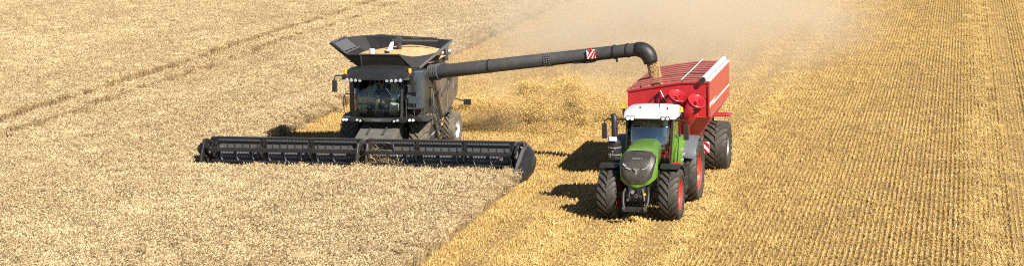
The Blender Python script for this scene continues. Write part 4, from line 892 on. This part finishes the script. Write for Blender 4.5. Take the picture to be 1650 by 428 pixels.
# ------------------------------------------------------------------ grain
def grain_heap(name, label, xs, ys, zf, n=26):
    V = []; F = []
    for j in range(n):
        for i in range(n):
            x = xs[0]+(xs[1]-xs[0])*i/(n-1); y = ys[0]+(ys[1]-ys[0])*j/(n-1); V.append((x, y, zf(x, y)+random.gauss(0, 0.006)))
    for j in range(n-1):
        for i in range(n-1): F.append((j*n+i, j*n+i+1, (j+1)*n+i+1, (j+1)*n+i))
    o0 = len(V); V += [(xs[0],ys[0],zf(0,0)-0.12),(xs[1],ys[0],zf(0,0)-0.12),(xs[1],ys[1],zf(0,0)-0.12),(xs[0],ys[1],zf(0,0)-0.12)]; F.append((o0+3,o0+2,o0+1,o0))
    me = mesh_from(name, V, F, [min(1,max(0,random.gauss(0.75,0.2))) for _ in F], 'grain')
    o = bpy.data.objects.new(name, me); col.objects.link(o); return tag(o, label, kind='stuff')
grain_heap('grain_heap', 'heap of pale wheat grain filling the combine hopper', (-24.2,-20.75), (76.35,78.95), lambda x, y: 4.06+0.34*math.exp(-((x+22.2)**2/2.6+(y-78.5)**2/1.6)) if x or y else 4.06)
grain_heap('grain_heap', 'wheat grain lying inside the red grain cart', (-12.04,-9.10), (72.58,78.80), lambda x, y: 2.72+0.42*math.exp(-((x+11.0)**2/1.0+(y-74.9)**2/1.6)) if x or y else 2.72)
# falling stream
B = Blades(); mx, my, mz = MOUTH
for _ in range(15000):
    u = random.random()**0.9; z = mz+0.10-u*1.55; cx_ = mx+0.04+0.30*u; rad = 0.235*(1-0.15*u)
    a = random.uniform(0, 6.28); r_ = rad*math.sqrt(random.random()); ps = Vector((cx_+r_*math.cos(a), my+r_*math.sin(a)*0.8, z+random.gauss(0, 0.03)))
    B.spindle(ps, ps+Vector((0.01,0,-0.05-0.05*random.random())), 0.013, random.random()*0.8, 3, 0.5)
o = bpy.data.objects.new('grain_stream', mesh_from('grain_stream', B.V, B.F, B.S, 'grain')); col.objects.link(o)
tag(o, 'stream of grain pouring from the auger spout into the cart', kind='stuff')

# ------------------------------------------------------------------ drivers
def make_person(label, seat, hands, wheel_dir=-1):
    """seated figure facing -y; one skinned body, clothes as children"""
    sx_, sy_, sz_ = seat
    J = {'pelvis': ((0,0,0.10),0.13), 'belly': ((0,-0.01,0.27),0.125), 'chest': ((0,-0.02,0.44),0.14), 'neckb': ((0,-0.03,0.58),0.065), 'neck': ((0,-0.04,0.64),0.052),
         'jaw': ((0,-0.085,0.69),0.062), 'head': ((0,-0.075,0.76),0.088), 'crown': ((0,-0.065,0.83),0.078)}
    E_ = [('pelvis','belly'),('belly','chest'),('chest','neckb'),('neckb','neck'),('neck','jaw'),('jaw','head'),('head','crown')]
    J['nose'] = ((0,-0.172,0.745),0.012); E_.append(('head','nose'))
    for s_, nm in ((-1,'l'),(1,'r')):
        hx, hy, hz = hands[nm]; hx -= sx_; hy -= sy_; hz -= sz_
        sh = Vector((s_*0.19,-0.01,0.52)); ha = Vector((hx,hy,hz)); el = (sh+ha)/2 + Vector((s_*0.08,0.02,-0.10))
        J['sh'+nm] = (tuple(sh),0.062); J['el'+nm] = (tuple(el),0.045); wr = ha+(el-ha).normalized()*0.09; J['wr'+nm] = (tuple(wr),0.029); J['pa'+nm] = (tuple(ha),0.036)
        J['ear'+nm] = ((s_*0.093,-0.06,0.75),0.014)
        J['hip'+nm] = ((s_*0.10,-0.04,0.08),0.095); J['kn'+nm] = ((s_*0.15,-0.46,0.12),0.066); J['an'+nm] = ((s_*0.14,-0.55,-0.32),0.045); J['to'+nm] = ((s_*0.15,-0.72,-0.37),0.04)
        E_ += [('chest','sh'+nm),('sh'+nm,'el'+nm),('el'+nm,'wr'+nm),('wr'+nm,'pa'+nm),('head','ear'+nm),('pelvis','hip'+nm),('hip'+nm,'kn'+nm),('kn'+nm,'an'+nm),('an'+nm,'to'+nm)]
        dirf = (ha-wr).normalized()
        for k in range(4):
            base = ha+Vector((s_*(-0.03+0.02*k),0,0)); l_ = (0.065,0.075,0.07,0.055)[k]
            J['f%d%s' % (k,nm)] = (tuple(base+dirf*0.03),0.010); J['g%d%s' % (k,nm)] = (tuple(base+dirf*(0.03+l_*0.5)+Vector((0,0,-0.02))),0.009); J['h%d%s' % (k,nm)] = (tuple(base+dirf*(0.02+l_*0.5)+Vector((0,0.01,-0.05))),0.008)
            E_ += [('pa'+nm,'f%d%s' % (k,nm)),('f%d%s' % (k,nm),'g%d%s' % (k,nm)),('g%d%s' % (k,nm),'h%d%s' % (k,nm))]
        J['th'+nm] = (tuple(ha+Vector((-s_*0.045,-0.01,-0.005))),0.011); J['ti'+nm] = (tuple(ha+Vector((-s_*0.05,-0.045,-0.02))),0.009); E_ += [('pa'+nm,'th'+nm),('th'+nm,'ti'+nm)]
    def skin(name, keys, grow, mat, parent, root):
        me = bpy.data.meshes.new(name); bm = bmesh.new(); lay = bm.verts.layers.skin.verify(); vm = {}
        for k in keys:
            p_, r_ = J[k]; v_ = bm.verts.new(p_); v_[lay].radius = (r_+grow, r_+grow); vm[k] = v_
            if k == root: v_[lay].use_root = True
        for a, b in E_:
            if a in vm and b in vm: bm.edges.new((vm[a], vm[b]))
        bm.to_mesh(me); bm.free(); me.materials.append(M[mat]); o = bpy.data.objects.new(name, me); col.objects.link(o); o.parent = parent
        o.modifiers.new('skin', 'SKIN').use_smooth_shade = True; o.modifiers.new('sub', 'SUBSURF').render_levels = 1
        return o
    p = skin('person', list(J), 0, 'skin', None, 'pelvis'); p.location = seat; p['label'] = label; p['category'] = 'person'
    skin('shirt', ['pelvis','belly','chest','neckb','shl','ell','shr','elr','wrl','wrr'], 0.014, 'shirt', p, 'belly')
    skin('trousers', ['pelvis','hipl','hipr','knl','knr','anl','anr'], 0.015, 'trousers', p, 'pelvis')
    hr = MB(); hr.rev([(0.001,0.085),(0.05,0.078),(0.085,0.045),(0.097,0.0),(0.095,-0.03)], (0,-0.055,0.80), (0,0.35,1), 20); hr.build('hair', 'hair', p, 60)
    for s_ in (-1, 1):
        ey = MB(); ey.rev([(0.001,-0.012),(0.011,-0.006),(0.012,0.004),(0.001,0.012)], (s_*0.034,-0.155,0.772), (0,1,0), 10); ey.build('eye', 'flat', p, 60)
    mt = MB(); mt.bar((-0.025,-0.148,0.70),(0.025,-0.148,0.70),0.008,0.008); mt.build('mouth', 'rimred', p)
    return p
tr = TR.matrix_basis
make_person('person in dark shirt driving the green tractor', (-10.52,68.45,2.06), {'l': (-10.68,67.98,2.56), 'r': (-10.36,67.98,2.56)})
make_person('person in dark shirt seated at the combine controls', (-22.46,75.32,2.48), {'l': (-22.62,74.95,2.90), 'r': (-22.36,74.95,2.90)})

# ------------------------------------------------------------------ flying straw and dust behind the combine
B = Blades()
puffs = []
for _ in range(85):      # billows rolling up where the thrown straw meets the air
    u = random.random(); px_ = -19.8+5.6*u; top = 0.5+1.5*math.sin(min(1, u*1.15+0.15)*math.pi)**0.8
    puffs.append((px_, 86.3+1.6*u+random.gauss(0, 0.9), 0.1+top*random.random()**0.6, random.uniform(0.14, 0.30)))
arcs = []
for _ in range(150):      # streaks thrown in a fan from the chopper at the tail
    a = random.uniform(R(-4), R(75)); sp = random.uniform(5.5, 10.5); arcs.append((math.cos(a)*sp, math.sin(a)*sp, random.uniform(0.2, 2.2), random.uniform(0.04, 0.12)))
for _ in range(210000):
    k = random.random()
    if k < 0.74:
        c = random.choice(puffs); p = Vector((random.gauss(c[0], c[3]), random.gauss(c[1], c[3]), random.gauss(c[2], c[3]*0.65)))
    elif k < 0.90:
        c = random.choice(arcs); t = random.uniform(0.02, 0.85); s_ = 0.05+c[3]*(0.5+2.5*t)
        p = Vector((-21.6+c[0]*t, 82.6+c[1]*t, max(0.03, 1.2+c[2]*t-3.2*t*t)))+Vector((random.gauss(0, s_), random.gauss(0, s_), random.gauss(0, s_)))
    else:
        p = Vector((random.gauss(-17.2, 2.4), random.gauss(87.5, 2.4), abs(random.gauss(0.4, 0.75))))
    p.z = abs(p.z)+0.01
    a = random.uniform(0, 6.28); e_ = random.gauss(0, 0.6); L = random.uniform(0.02, 0.075)
    B.ribbon(p, p+Vector((math.cos(a)*math.cos(e_), math.sin(a)*math.cos(e_), math.sin(e_)))*L, 0.0085, 0.008, random.uniform(0.1, 1))
o = bpy.data.objects.new('flying_straw', mesh_from('flying_straw', B.V, B.F, B.S, 'chaff')); col.objects.link(o)
tag(o, 'golden cloud of chopped straw thrown out behind the combine', kind='stuff')

def dust_mat(name, color, dens, scale, lo, hi, seed, stretch=(1,1,1)):
    m = bpy.data.materials.new(name); m.use_nodes = True; nt = m.node_tree; nt.nodes.remove(nt.nodes['Principled BSDF'])
    out = nt.nodes['Material Output']; pv = N(nt, 'ShaderNodeVolumePrincipled'); nt.links.new(pv.outputs[0], out.inputs['Volume'])
    pv.inputs['Color'].default_value = (*color, 1); pv.inputs['Anisotropy'].default_value = 0.0
    tc = N(nt, 'ShaderNodeTexCoord')
    mp = N(nt, 'ShaderNodeMapping'); mp.inputs['Location'].default_value = (-1,-1,-1); mp.inputs['Scale'].default_value = (2,2,2); nt.links.new(tc.outputs['Generated'], mp.inputs[0])
    ln = N(nt, 'ShaderNodeVectorMath', operation='LENGTH'); nt.links.new(mp.outputs[0], ln.inputs[0])
    fall = N(nt, 'ShaderNodeMapRange', interpolation_type='SMOOTHSTEP'); nt.links.new(ln.outputs['Value'], fall.inputs[0]); fall.inputs[1].default_value = 1.0; fall.inputs[2].default_value = 0.25
    mp2 = N(nt, 'ShaderNodeMapping'); mp2.inputs['Location'].default_value = (seed, seed*0.7, 0); mp2.inputs['Scale'].default_value = stretch; nt.links.new(tc.outputs['Object'], mp2.inputs[0])
    ns = ramp(nt, noise(nt, scale, 4, 0.55, mp2.outputs[0]), lo, hi)
    mu = N(nt, 'ShaderNodeMath', operation='MULTIPLY'); nt.links.new(fall.outputs[0], mu.inputs[0]); nt.links.new(ns, mu.inputs[1])
    m2 = N(nt, 'ShaderNodeMath', operation='MULTIPLY'); nt.links.new(mu.outputs[0], m2.inputs[0]); m2.inputs[1].default_value = dens
    nt.links.new(m2.outputs[0], pv.inputs['Density'])
    return m
def dust_puff(label, c, r, mat):
    """a closed egg of dust standing on the ground"""
    mb = MB(); rings = []
    for k in range(1, 10):
        a = -math.pi/2 + math.pi*k/10; rings.append([(r[0]*math.cos(a)*math.cos(t), r[1]*math.cos(a)*math.sin(t), r[2]*math.sin(a)) for t in [2*math.pi*i/20 for i in range(20)]])
    mb.loft(rings); o = mb.build('dust_cloud', mat, None, 60); o.location = c; return tag(o, label, kind='stuff')
M['dust1'] = dust_mat('drifting dust', (0.82, 0.715, 0.56), 0.19, 0.2, 0.38, 0.66, 3.0, (1,0.6,1.2))
M['dust2'] = dust_mat('dense straw dust', (0.88, 0.70, 0.38), 0.38, 0.9, 0.44, 0.68, 9.0)
dust_puff('broad pale dust cloud drifting over the field behind the combine', (-17.2, 117.0, 1.8), (15.0, 36.0, 5.4), 'dust1')
dust_puff('thick golden dust low behind the combine tail', (-17.8, 87.2, 0.9), (5.8, 5.0, 1.9), 'dust2')
M['dust3'] = dust_mat('brown chopper dust', (0.80, 0.64, 0.40), 0.9, 1.0, 0.36, 0.66, 15.0)
dust_puff('brownish dust puff by the combine rear wheel', (-19.9, 84.6, 0.8), (1.7, 2.0, 1.5), 'dust3')
